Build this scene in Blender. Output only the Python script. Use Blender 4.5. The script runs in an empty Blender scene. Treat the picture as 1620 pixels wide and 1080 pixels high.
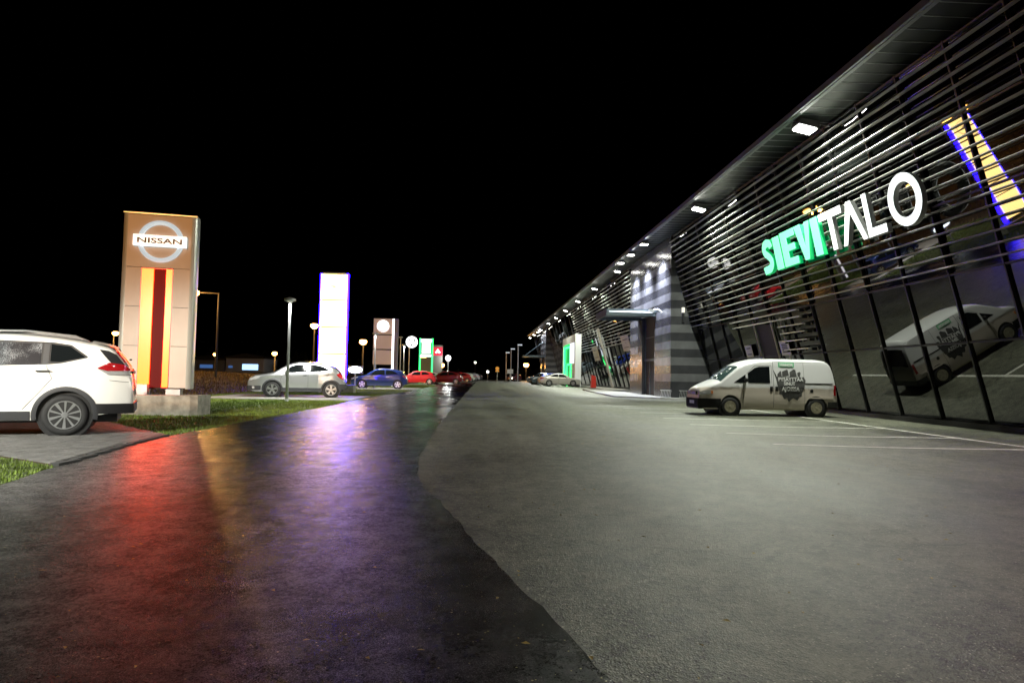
import bpy, bmesh, math, random
import numpy as np
from mathutils import Vector, Matrix
random.seed(7); rng = np.random.default_rng(7)
S = bpy.context.scene
COL = S.collection
R = math.radians

# ------------------------------------------------------------------ camera, sky, exposure
cam_d = bpy.data.cameras.new('camera'); cam = bpy.data.objects.new('camera', cam_d); COL.objects.link(cam)
cam_d.sensor_width = 36.0; cam_d.lens = 24.0; cam_d.clip_start = 0.05; cam_d.clip_end = 3000
psi, th, roll = R(2.7524), R(2.9918), 0.018
fw = Vector((math.sin(psi)*math.cos(th), math.cos(psi)*math.cos(th), math.sin(th)))
rt = Vector((math.cos(psi), -math.sin(psi), 0)); up = rt.cross(fw)
Rv = rt*math.cos(roll) + up*math.sin(roll); Uv = up*math.cos(roll) - rt*math.sin(roll)
m = Matrix(((Rv.x, Uv.x, -fw.x, 0), (Rv.y, Uv.y, -fw.y, 0), (Rv.z, Uv.z, -fw.z, 1.15), (0, 0, 0, 1)))
cam.matrix_world = m
S.camera = cam
S.render.resolution_x, S.render.resolution_y = 1024, 682

w = bpy.data.worlds.new('World'); S.world = w; w.use_nodes = True
wn = w.node_tree
bg = wn.nodes['Background']
sky = wn.nodes.new('ShaderNodeTexSky'); sky.sky_type = 'NISHITA'; sky.sun_disc = False
sky.sun_elevation = R(-12); sky.sun_rotation = R(320)
wn.links.new(sky.outputs['Color'], bg.inputs['Color']); bg.inputs['Strength'].default_value = 0.012

S.view_settings.view_transform = 'Standard'; S.view_settings.look = 'None'
S.view_settings.exposure = 0.0; S.view_settings.gamma = 1.0
cy = S.cycles
cy.use_denoising = True; cy.max_bounces = 6; cy.diffuse_bounces = 2; cy.glossy_bounces = 4
cy.transmission_bounces = 3; cy.volume_bounces = 0
cy.sample_clamp_indirect = 4.0; cy.caustics_reflective = False; cy.caustics_refractive = False
cy.use_light_tree = True

# ------------------------------------------------------------------ ground heights
def sm(v, a, b):
    t = min(1.0, max(0.0, (v-a)/(b-a))); return t*t*(3-2*t)
def gz(x, y):
    z = 0.003*min(110.0, max(0.0, y-25.0))
    z -= 0.07*sm(x, 3, 9)*sm(-y, -30, -14)
    z += 1.0*sm(-x, 14, 30)*sm(y, 25, 60)
    return z

# ------------------------------------------------------------------ materials
MATS = {}
def mat(name, base=(.5, .5, .5), rough=.5, metal=0, spec=None, ior=None, emit=None, es=0, coat=0, var=0, scale=8, bump=0, bscale=60, coatr=.05):
    if name in MATS: return MATS[name]
    M = bpy.data.materials.new(name); M.use_nodes = True
    nt = M.node_tree; b = nt.nodes['Principled BSDF']
    b.inputs['Base Color'].default_value = (*base, 1); b.inputs['Roughness'].default_value = rough
    b.inputs['Metallic'].default_value = metal
    if ior: b.inputs['IOR'].default_value = ior
    if spec is not None: b.inputs['Specular IOR Level'].default_value = spec
    if coat: b.inputs['Coat Weight'].default_value = coat; b.inputs['Coat Roughness'].default_value = coatr
    if emit:
        b.inputs['Emission Color'].default_value = (*emit, 1); b.inputs['Emission Strength'].default_value = es
    if var or bump:
        tc = nt.nodes.new('ShaderNodeTexCoord')
    if var:
        n = nt.nodes.new('ShaderNodeTexNoise'); n.inputs['Scale'].default_value = scale; n.inputs['Detail'].default_value = 6
        nt.links.new(tc.outputs['Object'], n.inputs['Vector'])
        r = nt.nodes.new('ShaderNodeValToRGB')
        r.color_ramp.elements[0].position = .3; r.color_ramp.elements[1].position = .7
        r.color_ramp.elements[0].color = (*[c*(1-var) for c in base], 1)
        r.color_ramp.elements[1].color = (*[min(1, c*(1+var)) for c in base], 1)
        nt.links.new(n.outputs['Fac'], r.inputs['Fac']); nt.links.new(r.outputs['Color'], b.inputs['Base Color'])
        mr = nt.nodes.new('ShaderNodeMapRange'); mr.inputs['To Min'].default_value = max(.02, rough-.12*var*2); mr.inputs['To Max'].default_value = min(1, rough+.12*var*2)
        nt.links.new(n.outputs['Fac'], mr.inputs['Value']); nt.links.new(mr.outputs['Result'], b.inputs['Roughness'])
    if bump:
        n2 = nt.nodes.new('ShaderNodeTexNoise'); n2.inputs['Scale'].default_value = bscale; n2.inputs['Detail'].default_value = 4
        nt.links.new(tc.outputs['Object'], n2.inputs['Vector'])
        bp = nt.nodes.new('ShaderNodeBump'); bp.inputs['Strength'].default_value = bump; bp.inputs['Distance'].default_value = .01
        nt.links.new(n2.outputs['Fac'], bp.inputs['Height']); nt.links.new(bp.outputs['Normal'], b.inputs['Normal'])
    MATS[name] = M
    return M

def asphalt(name, c_lo, c_hi, c_spk, r_lo, r_hi, bstr, patch=.35, spk=.03, agg=70, spec=.5, wetf=None, crack=False):
    M = bpy.data.materials.new(name); M.use_nodes = True; nt = M.node_tree; b = nt.nodes['Principled BSDF']
    L = nt.links.new; N = nt.nodes.new
    b.inputs['Specular IOR Level'].default_value = spec
    g = N('ShaderNodeNewGeometry')
    def noise(sc, det=5, rough=.55, stretch=None):
        n = N('ShaderNodeTexNoise'); n.inputs['Scale'].default_value = sc; n.inputs['Detail'].default_value = det; n.inputs['Roughness'].default_value = rough
        if stretch:
            mp = N('ShaderNodeMapping'); mp.inputs['Scale'].default_value = stretch; L(g.outputs['Position'], mp.inputs['Vector']); L(mp.outputs['Vector'], n.inputs['Vector'])
        else: L(g.outputs['Position'], n.inputs['Vector'])
        return n
    big = noise(patch, 6, .6); trk = noise(.5, 4, .5, (2.2, .12, 1)); fine = noise(agg, 3, .7)
    def rng_(src, a, c, lo, hi):
        q = N('ShaderNodeMapRange'); q.inputs['From Min'].default_value = a; q.inputs['From Max'].default_value = c
        q.inputs['To Min'].default_value = lo; q.inputs['To Max'].default_value = hi; L(src, q.inputs['Value']); return q.outputs['Result']
    def mth(op, x, y):
        q = N('ShaderNodeMath'); q.operation = op
        for i, v in enumerate((x, y)):
            if isinstance(v, (int, float)): q.inputs[i].default_value = v
            else: L(v, q.inputs[i])
        return q.outputs[0]
    wet = mth('ADD', mth('MULTIPLY', rng_(big.outputs['Fac'], .3, .7, 0, 1), .6), mth('MULTIPLY', rng_(trk.outputs['Fac'], .3, .7, 0, 1), .4))
    v = N('ShaderNodeTexVoronoi'); v.inputs['Scale'].default_value = agg; L(g.outputs['Position'], v.inputs['Vector'])
    stone = rng_(v.outputs['Color'], 0, 1, 0, 1)
    v3 = N('ShaderNodeTexVoronoi'); v3.inputs['Scale'].default_value = agg*.32; L(g.outputs['Position'], v3.inputs['Vector'])
    s3 = N('ShaderNodeSeparateColor'); L(v3.outputs['Color'], s3.inputs['Color'])
    mid = noise(4.5, 5, .65)
    stone = mth('ADD', mth('MULTIPLY', stone, .55), mth('ADD', mth('MULTIPLY', s3.outputs[1], .35), mth('MULTIPLY', rng_(mid.outputs['Fac'], .3, .7, -.5, .5), .5)))
    bl = noise(1.1, 5, .7); f = mth('ADD', mth('ADD', mth('MULTIPLY', wet, .40), rng_(bl.outputs['Fac'], .3, .7, -.08, .08)), mth('MULTIPLY', mth('ADD', mth('MULTIPLY', stone, .95), mth('MULTIPLY', fine.outputs['Fac'], .5)), .6))
    cr = N('ShaderNodeValToRGB'); e = cr.color_ramp.elements
    e[0].position = .34; e[0].color = (*c_lo, 1); e[1].position = .86; e[1].color = (*c_hi, 1)
    L(f, cr.inputs['Fac'])
    # scattered pale stones
    v2 = N('ShaderNodeTexVoronoi'); v2.inputs['Scale'].default_value = 75; L(g.outputs['Position'], v2.inputs['Vector'])
    sx = N('ShaderNodeSeparateColor'); L(v2.outputs['Color'], sx.inputs['Color'])
    pick = mth('MULTIPLY', mth('LESS_THAN', sx.outputs[0], spk), mth('LESS_THAN', v2.outputs['Distance'], .35))
    mx = N('ShaderNodeMix'); mx.data_type = 'RGBA'; L(pick, mx.inputs['Factor']); L(cr.outputs['Color'], mx.inputs['A']); mx.inputs['B'].default_value = (*c_spk, 1)
    base_out = mx.outputs['Result']
    if crack:
        wv = noise(1.3, 4, .6); mpx = N('ShaderNodeVectorMath'); mpx.operation = 'MULTIPLY_ADD'; L(wv.outputs['Color'], mpx.inputs[0]); mpx.inputs[1].default_value = (1.6, 1.6, 0); L(g.outputs['Position'], mpx.inputs[2])
        vc = N('ShaderNodeTexVoronoi'); vc.feature = 'DISTANCE_TO_EDGE'; vc.inputs['Scale'].default_value = .13; L(mpx.outputs[0], vc.inputs['Vector'])
        ck = rng_(vc.outputs['Distance'], .0012, .0030, .45, 1.0)
        st = noise(.55, 3, .5); stn = rng_(st.outputs['Fac'], .60, .70, 1.0, .62)
        m2 = N('ShaderNodeMix'); m2.data_type = 'RGBA'; m2.blend_type = 'MULTIPLY'; m2.inputs['Factor'].default_value = 1; L(base_out, m2.inputs['A'])
        cc = N('ShaderNodeCombineColor'); q_ = mth('MULTIPLY', ck, stn)
        for t_ in range(3): L(q_, cc.inputs[t_])
        L(cc.outputs[0], m2.inputs['B']); base_out = m2.outputs['Result']
    L(base_out, b.inputs['Base Color'])
    L(mth('ADD', rng_(wet, 0, 1, r_lo, r_hi), mth('MULTIPLY', mth('SUBTRACT', fine.outputs['Fac'], .5), .12)), b.inputs['Roughness'])
    bp = N('ShaderNodeBump'); bp.inputs['Strength'].default_value = bstr; bp.inputs['Distance'].default_value = .006
    L(mth('ADD', mth('ADD', v.outputs['Distance'], mth('MULTIPLY', v3.outputs['Distance'], .7)), mth('MULTIPLY', fine.outputs['Fac'], .6)), bp.inputs['Height']); L(bp.outputs['Normal'], b.inputs['Normal'])
    if wetf:                       # thin film of water: Beckmann gloss over the dark binder
        gl_ = N('ShaderNodeBsdfGlossy'); gl_.distribution = 'BECKMANN'; L(rng_(stone, .15, .75, .32, 1.0), gl_.inputs['Color'])
        fr = N('ShaderNodeFresnel'); fr.inputs['IOR'].default_value = wetf
        L(bp.outputs['Normal'], gl_.inputs['Normal']); L(b.inputs['Roughness'].links[0].from_socket, gl_.inputs['Roughness'])
        df = N('ShaderNodeBsdfDiffuse'); L(mx.outputs['Result'], df.inputs['Color']); L(bp.outputs['Normal'], df.inputs['Normal'])
        ms = N('ShaderNodeMixShader'); L(fr.outputs[0], ms.inputs[0]); L(df.outputs[0], ms.inputs[1]); L(gl_.outputs[0], ms.inputs[2])
        L(ms.outputs[0], nt.nodes['Material Output'].inputs['Surface'])
    return M

M_road = asphalt('wet_black_asphalt', (.004, .004, .0045), (.062, .058, .064), (.30, .27, .14), .19, .35, .38, .35, spk=.012, agg=150, wetf=1.29)
M_lot = asphalt('worn_grey_asphalt', (.006, .006, .0055), (.220, .226, .168), (.46, .44, .34), .38, .66, .5, patch=.22, spk=.07, agg=120, spec=.4, crack=True)
M_soil = mat('brown_soil', (.05, .035, .02), .95, var=.5, scale=1.5, bump=.6, bscale=20)
M_turf = mat('turf_soil', (.06, .085, .016), .95, var=.5, scale=3, bump=.8, bscale=40)
M_paver = mat('grey_paver', (.16, .155, .15), .6, var=.35, scale=4, bump=.3, bscale=80)
M_conc = mat('weathered_concrete', (.33, .31, .27), .85, var=.35, scale=5, bump=.5, bscale=40)
M_white_line = mat('worn_white_paint', (.82, .80, .73), .6, var=.25, scale=14, bump=.2)
M_black = mat('black_plastic', (.012, .012, .013), .45)
M_trim = mat('dark_grey_plastic', (.035, .036, .04), .5, bump=.1, bscale=200)
M_tyre = mat('tyre_rubber', (.014, .014, .015), .75, var=.3, scale=10)
M_alloy = mat('silver_alloy', (.62, .63, .66), .28, metal=.9)
M_chrome = mat('chrome', (.8, .8, .82), .1, metal=1)
M_alu = mat('brushed_aluminium', (.55, .55, .56), .35, metal=.8, var=.1, scale=5)
M_glass = mat('dark_car_glass', (.008, .01, .011), .03, ior=1.7)
M_pane = mat('tinted_facade_glass', (.006, .007, .007), .015, ior=2.15)
M_mull = mat('black_mullion', (.008, .008, .009), .4)
M_slat = mat('anodised_slat', (.58, .58, .55), .36, metal=.4, var=.15, scale=.8)
M_soffit = mat('soffit_sheet', (.014, .018, .016), .45, metal=.2, var=.15, scale=.7)
M_fascia = mat('steel_fascia', (.3, .31, .32), .35, metal=.5, var=.15, scale=.6)
M_darkwall = mat('dark_wall', (.012, .012, .013), .6)
M_clad_l = mat('pale_grey_cladding', (.125, .125, .135), .24, var=.2, scale=1.2, ior=1.5)
M_clad_d = mat('charcoal_cladding', (.042, .042, .048), .22, var=.25, scale=1.2, ior=1.5)
M_galv = mat('galvanised_steel', (.38, .39, .40), .45, metal=.6, var=.2, scale=3)
M_paper = mat('white_paper', (.75, .74, .72), .8)
M_ink = mat('grey_ink', (.12, .12, .12), .8)
M_redlens = mat('red_lamp_lens', (.35, .008, .012), .12, coat=1)
M_clear = mat('clear_lamp_lens', (.55, .55, .55), .08, metal=.4, coat=1)
M_amber = mat('amber_lens', (.7, .2, .02), .2, coat=1)

# ------------------------------------------------------------------ mesh helpers
class MB:
    def __init__(s): s.v = []; s.f = []
    def add(s, vs, fs):
        o = len(s.v); s.v += [tuple(p) for p in vs]; s.f += [tuple(i+o for i in f) for f in fs]; return s
    def box(s, x0, x1, y0, y1, z0, z1, M=None):
        vs = [Vector((x, y, z)) for x in (x0, x1) for y in (y0, y1) for z in (z0, z1)]
        if M is not None: vs = [M @ p for p in vs]
        return s.add(vs, [(0, 1, 3, 2), (4, 6, 7, 5), (0, 4, 5, 1), (2, 3, 7, 6), (0, 2, 6, 4), (1, 5, 7, 3)])
    def tube(s, pts, r, n=8, cap=True):
        pts = [Vector(p) for p in pts]; rs = r if isinstance(r, (list, tuple)) else [r]*len(pts); vs = []; fs = []
        for i, p in enumerate(pts):
            t = (pts[min(i+1, len(pts)-1)]-pts[max(i-1, 0)]).normalized()
            a = t.cross(Vector((0, 0, 1)) if abs(t.z) < .9 else Vector((1, 0, 0))).normalized(); b = t.cross(a)
            for k in range(n):
                q = 2*math.pi*k/n; vs.append(p+(a*math.cos(q)+b*math.sin(q))*rs[i])
        for i in range(len(pts)-1):
            for k in range(n):
                fs.append((i*n+k, i*n+(k+1) % n, (i+1)*n+(k+1) % n, (i+1)*n+k))
        if cap: fs.append(tuple(range(n))[::-1]); fs.append(tuple((len(pts)-1)*n+k for k in range(n)))
        return s.add(vs, fs)
    def lathe(s, prof, o, ax, n=24):      # prof [(radius, along axis)], axis 'y' or 'z'
        vs = []; fs = []
        for r_, h in prof:
            for k in range(n):
                q = 2*math.pi*k/n; c, d = r_*math.cos(q), r_*math.sin(q)
                vs.append((o[0]+c, o[1]+h, o[2]+d) if ax == 'y' else (o[0]+c, o[1]+d, o[2]+h))
        for i in range(len(prof)-1):
            for k in range(n): fs.append((i*n+k, i*n+(k+1) % n, (i+1)*n+(k+1) % n, (i+1)*n+k))
        fs.append(tuple(range(n))[::-1]); fs.append(tuple((len(prof)-1)*n+k for k in range(n)))
        return s.add(vs, fs)
    def prism(s, poly, fn, d0, d1):        # poly in 2D, fn(u, v, d) -> 3D
        n = len(poly)
        return s.add([fn(u, v, d0) for u, v in poly]+[fn(u, v, d1) for u, v in poly],
                     [tuple(range(n))[::-1], tuple(range(n, 2*n))]+[(i, (i+1) % n, n+(i+1) % n, n+i) for i in range(n)])
    def grid(s, rows):
        o = len(s.v); n = len(rows[0])
        for r_ in rows: s.v += [tuple(p) for p in r_]
        for i in range(len(rows)-1):
            for k in range(n-1): s.f.append((o+i*n+k, o+i*n+k+1, o+(i+1)*n+k+1, o+(i+1)*n+k))
        return s
    def mesh(s, name, M, smooth=False, fix=True, angle=35):
        me = bpy.data.meshes.new(name); me.from_pydata(s.v, [], s.f); me.materials.append(M)
        if fix:
            bm = bmesh.new(); bm.from_mesh(me); bmesh.ops.recalc_face_normals(bm, faces=bm.faces); bm.to_mesh(me); bm.free()
        if smooth:
            me.shade_smooth(); me.set_sharp_from_angle(angle=R(angle))
        return me
    def build(s, name, M, parent=None, smooth=False, loc=None, fix=True, angle=35):
        return obj(name, s.mesh(name, M, smooth, fix, angle), parent, loc)
def obj(name, me, parent=None, loc=None):
    o = bpy.data.objects.new(name, me); COL.objects.link(o)
    if parent: o.parent = parent
    if loc is not None: o.location = loc
    return o
def tag(o, label=None, cat=None, group=None, kind=None):
    if label: o['label'] = label
    if cat: o['category'] = cat
    if group: o['group'] = group
    if kind: o['kind'] = kind
    return o
def thing(name, label, cat, loc=(0, 0, 0), rz=0, group=None):
    o = bpy.data.objects.new(name, None); COL.objects.link(o); o.location = loc; o.rotation_euler = (0, 0, rz)
    o.empty_display_size = .2
    return tag(o, label, cat, group)
def copy_tree(o, parent=None):
    c = o.copy(); COL.objects.link(c)
    if parent: c.parent = parent
    for ch in list(o.children): copy_tree(ch, c)
    return c
def text_mb(txt, size, fn, d, bold=0.0, extr=.004, spacing=1.0):
    """lettering as geometry; fn(u, v, d) -> 3D, u across, v up"""
    cu = bpy.data.curves.new('txt', 'FONT'); cu.body = txt; cu.size = size; cu.align_x = 'CENTER'; cu.offset = bold; cu.space_character = spacing
    cu.extrude = extr; cu.resolution_u = 3
    to = bpy.data.objects.new('txt', cu); COL.objects.link(to)
    dg = bpy.context.evaluated_depsgraph_get(); me = to.evaluated_get(dg).to_mesh()
    vs = [fn(p.co.x, p.co.y, d+p.co.z) for p in me.vertices]; fs = [tuple(p.vertices) for p in me.polygons]
    to.to_mesh_clear() if hasattr(to, 'to_mesh_clear') else None
    bpy.data.objects.remove(to); bpy.data.curves.remove(cu)
    return MB().add(vs, fs)

def lerp_tab(tab, v):
    if v <= tab[0][0]: return tab[0][1]
    for (a, p), (b, q) in zip(tab, tab[1:]):
        if v <= b: return p+(q-p)*(v-a)/(b-a)
    return tab[-1][1]
def smooth_tab(tab):
    xs = np.array([t[0] for t in tab], float); ys = np.array([t[1] for t in tab], float)
    d = np.diff(ys)/np.diff(xs); mks = np.zeros(len(xs)); mks[0] = d[0]; mks[-1] = d[-1]
    for i in range(1, len(xs)-1):
        mks[i] = 0 if d[i-1]*d[i] <= 0 else 2*d[i-1]*d[i]/(d[i-1]+d[i])
    def f(v):
        v = min(max(v, xs[0]), xs[-1]); i = min(max(int(np.searchsorted(xs, v))-1, 0), len(xs)-2)
        hh = xs[i+1]-xs[i]; t = (v-xs[i])/hh
        return float((2*t**3-3*t*t+1)*ys[i]+(t**3-2*t*t+t)*hh*mks[i]+(3*t*t-2*t**3)*ys[i+1]+(t**3-t*t)*hh*mks[i+1])
    return f

# ------------------------------------------------------------------ the ground
def strip(name, yl, xl, xr, dz, M, nx=8, kind='structure', wob=0):
    rows = []
    for y in yl:
        a, b = xl(y), xr(y)
        rows.append([(a+(b-a)*k/nx, y, gz(a+(b-a)*k/nx, y)+dz) for k in range(nx+1)])
    o = MB().grid(rows).build(name, M, smooth=True, fix=False)
    o['kind'] = kind
    return o
def yspan(a, b, near=.4, grow=1.06):
    out = [a]; st = near
    while out[-1] < b:
        out.append(out[-1]+st)
        if out[-1] > 12: st *= grow
    out[-1] = b
    return out
YS = yspan(-30, 600)
XR = smooth_tab([(-30, 9), (-10, 4.4), (0, 1.35), (2.64, .54), (3.07, .42), (3.68, .27), (4.69, .04), (6.45, -.37), (7.17, -.54), (8.34, -.71), (9.98, -.82), (17.8, -.91), (41.8, -.82), (110, -.3), (229, .66), (600, 3)])
XL = smooth_tab([(-30, -3.5), (5, -4.3), (6.9, -4.62), (8.37, -4.93), (12.4, -5.42), (16.7, -5.4), (26, -5.28), (31.5, -5.5), (44, -4.75), (70, -4.4), (78, -6.5), (84, -12), (200, -12), (600, -12)])
def ragged(f):
    return lambda y: f(y)+.012*math.sin(y*2.3)+.009*math.sin(y*5.9+1)+.007*math.sin(y*13.1)+.004*math.sin(y*31)
xr_, xl_ = ragged(XR), ragged(XL)
YSf = yspan(-30, 600, .12, 1.05)
tag(strip('ground', YS, lambda y: -400, lambda y: -13.0, -.03, M_soil, 90))
tag(strip('ground', YS, lambda y: -13.0, lambda y: 400, -.03, M_soil, 120))
strip('parking_lot', YSf, lambda y: xr_(y)-.35, lambda y: 16.5, 0, M_lot, 24)
strip('road', YSf, xl_, xr_, .008, M_road, 10)

# ------------------------------------------------------------------ lights on the eave and lamp builder
def spot(name, parent, loc, aim, power, col, ang=150, blend=.6, size=.12):
    d = bpy.data.lights.new(name, 'SPOT'); d.energy = power; d.color = col; d.spot_size = R(ang); d.spot_blend = blend; d.shadow_soft_size = size
    o = bpy.data.objects.new(name, d); COL.objects.link(o); o.parent = parent
    v = Vector(aim).normalized(); o.rotation_euler = v.to_track_quat('-Z', 'Y').to_euler(); o.location = loc
    return o
def point(name, parent, loc, power, col, size=.15):
    d = bpy.data.lights.new(name, 'POINT'); d.energy = power; d.color = col; d.shadow_soft_size = size
    o = bpy.data.objects.new(name, d); COL.objects.link(o); o.parent = parent; o.location = loc
    return o

def mast(x, y, h, aim, power, col, label, ang=75):
    t = thing('flood_mast', label, 'lamp mast', (x, y, gz(x, y)))
    MB().tube([(0, 0, -.1), (0, 0, h)], [.10, .07], 10).build('pole', M_galv, t)
    MB().box(-.35, .35, -.12, .12, h, h+.3).build('housing', M_galv, t)
    MB().box(-.31, .31, .122, .135, h+.03, h+.27).build('lens', mat('mast_lens', (.9, .9, .9), .3, emit=(1, 1, .95), es=30), t)
    v = Vector(aim)-Vector((x, y, h+.15)); spot('mast_beam', t, (0, .25, h+.15), v, power, col, ang, .8, .2)
mast(-17, -7, 8.0, (-6.8, 17.5, -.3), 26000, (1, 1, .86), 'added flood mast out of view behind the viewpoint, aimed at the grass', 18)  # unseen mast, added to brighten the grass strip and the pylon foot
mast(-8.5, -9, 8.5, (-8.5, 18, 4.5), 13500, (1, .45, .14), 'orange lit mast on the verge behind the viewpoint', 30)

# ------------------------------------------------------------------ showroom building
XB, K = 14.0, .272
EX, EZ = 9.95, 9.95            # outer eave
def gx(z, off=0): return XB-K*z-off
TZ = 9.72                      # soffit
bld = thing('showroom_building', 'long dark glass showroom with an outward leaning slatted facade and deep flat eave', 'building', (12, 60, 0))
def bp_(mb, name, M, parent=bld, smooth=False, loc=(-12, -60, 0)): return mb.build(name, M, parent, smooth, loc)
Y0, Y1 = -12.0, 142.0
MB().box(EX, 40, Y0, Y1, TZ+.04, TZ+.30).mesh
r_ = MB().box(EX+.05, 40, Y0, Y1, TZ+.05, TZ+.16); bp_(r_, 'roof', M_darkwall)
f_ = MB().box(EX-.03, EX+.04, Y0, Y1, TZ-.01, TZ+.18); bp_(f_, 'eave_fascia', M_fascia)
f_ = MB().box(EX+.05, EX+.17, Y0, Y1, TZ-.03, TZ+.045); bp_(f_, 'eave_trim', M_fascia)
# soffit panels
pm = MB().box(EX+.18, 11.55, .012, .588, TZ, TZ+.045).mesh('soffit_panel', M_soffit)
rm = MB().box(EX+.18, 11.55, -.012, .008, TZ-.012, TZ+.04).mesh('soffit_rib', M_alu)
far = MB()
y = Y0; k = 0
while y < Y1-.5:
    if 8 < y < 66:
        obj('soffit_panel', pm, bld, (-12, y-60, 0)); obj('soffit_rib', rm, bld, (-12, y-60, 0))
    else:
        far.box(EX+.18, 11.55, y+.012, y+.588, TZ, TZ+.045)
    y += .6
tag(bp_(far, 'soffit_panels', M_soffit), kind='stuff')
# back wall behind the glass, so the place is closed
wv = [(gx(0, -.25), 0), (gx(TZ, -.25), TZ), (40, TZ), (40, 0)]
mbw = MB().prism([(a, b) for a, b in wv], lambda u, v, d: (u, d, v), Y0, Y1); bp_(mbw, 'inner_wall', M_darkwall)
# plinth
pl = MB().box(gx(0, .22), gx(0, -.2), Y0, 39.58, -.2, .10).box(gx(0, .22), gx(0, -.2), 50.42, Y1, -.2, .36); bp_(pl, 'plinth', M_darkwall)

def plane_box(mb, y0, y1, z0, z1, o0, o1, rot=0.0, rotz=0.0):
    """box lying in the leaning facade plane between offsets o0, o1 (outwards)"""
    vs = []
    for yy in (y0, y1):
        for zz in (z0, z1):
            for oo in (o0, o1):
                vs.append((gx(zz, oo+rot*(yy-(y0+y1)/2)+rotz*(zz-(z0+z1)/2)), yy, zz))
    return mb.add(vs, [(0, 1, 3, 2), (4, 6, 7, 5), (0, 4, 5, 1), (2, 3, 7, 6), (0, 2, 6, 4), (1, 5, 7, 3)])
def glaze(ya, yb, bay, zs, pane_part=True, zf=0.0):
    n = round((yb-ya)/bay); bay = (yb-ya)/n
    stuff = MB()
    for i in range(n):
        for z0, z1 in zip(zs, zs[1:]):
            jit = random.uniform(-.008, .008); jz = random.uniform(-.016, .016) if z0 > 4 else random.uniform(-.003, .003)
            mb = plane_box(MB() if pane_part else stuff, ya+i*bay+.03, ya+(i+1)*bay-.03, z0+.025, z1-.025, -.03, 0.0, jit, jz)
            if pane_part: bp_(mb, 'glass_pane', M_pane)
    if not pane_part: tag(bp_(stuff, 'glass_panes', M_pane), kind='stuff')
    for i in range(n+1):
        bp_(plane_box(MB(), ya+i*bay-.028, ya+i*bay+.028, zf+.1, TZ-.05, -.05, .07), 'mullion', M_mull)
    tr = MB()
    for z in zs: 
        plane_box(MB(), 0, 1, 0, 1, 0, 1)
        bp_(plane_box(MB(), ya, yb, z-.024, z+.024, -.05, .055), 'transom', M_mull)
glaze(-1.6, 39.5, 1.953, [.12, 2.32, 4.15, 6.0, 7.85, 9.62])
glaze(-12, -1.6, 2.08, [.12, 2.32, 4.15, 6.0, 7.85, 9.62], pane_part=False)
glaze(50.5, 84.0, 1.97, [.38, 2.5, 4.3, 7.0, 9.62], zf=.25)
glaze(84.0, 114.6, 3.825, [.38, 3.3, 6.4, 9.62], zf=.25)
glaze(124.0, 142.0, 3.6, [.38, 3.3, 6.4, 9.62], zf=.25)
# slats of the sun screen
def slat_mesh(length):
    return MB().box(-.11, .005, .006, length-.006, -.011, .013).mesh('sunscreen_slat', M_slat)
sl_a = slat_mesh(5.73); sl_b = slat_mesh(5.58)
Z_SL = [4.30+.292*i for i in range(18)]
for z in Z_SL:
    for i in range(9):
        ya = -12+5.73*i
        obj('sunscreen_slat', sl_a, bld, (gx(z, .26)-12, ya-60, z))
    for i in range(6):
        obj('sunscreen_slat', sl_b, bld, (gx(z, .26)-12, 50.5+5.58*i-60, z))
# slat brackets
br = MB()
for y in [-1.6+1.953*2*i for i in range(11)]+[50.5+3.94*i for i in range(9)]:
    plane_box(br, y-.015, y+.015, 4.2, 9.4, .07, .12)
    for z in Z_SL: br.box(gx(z, .25), gx(z, .08), y-.012, y+.012, z-.015, z+.015)
tag(bp_(br, 'slat_bracket', M_mull), kind='stuff')
# shorter slats under the screen, beside the entrance door
for z, a, b in ((4.03, 26.4, 33.6), (3.76, 26.3, 33.4), (3.47, 26.2, 28.5), (3.18, 26.2, 28.4), (2.86, 26.2, 28.4), (2.50, 26.2, 28.4)):
    bp_(MB().box(gx(z, .38), gx(z, .25), a, b, z-.015, z+.018), 'sunscreen_slat', M_slat)
    for y in (a+.05, b-.05, (a+b)/2): bp_(MB().box(gx(z, .24), gx(z, .03), y-.02, y+.02, z-.07, z+.05), 'slat_bracket', M_mull)
M_post = mat('pale_painted_post', (.45, .44, .38), .6)
for y, z1, wd in ((31.4, 4.0, .05), (29.55, 4.0, .06), (28.55, 3.9, .05)):
    bp_(plane_box(MB(), y-wd, y+wd, .12, z1, .075, .13), 'door_post', M_post)
bp_(plane_box(MB(), 29.6, 31.35, .12, 3.9, .01, .03), 'doorway', M_darkwall)

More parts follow.
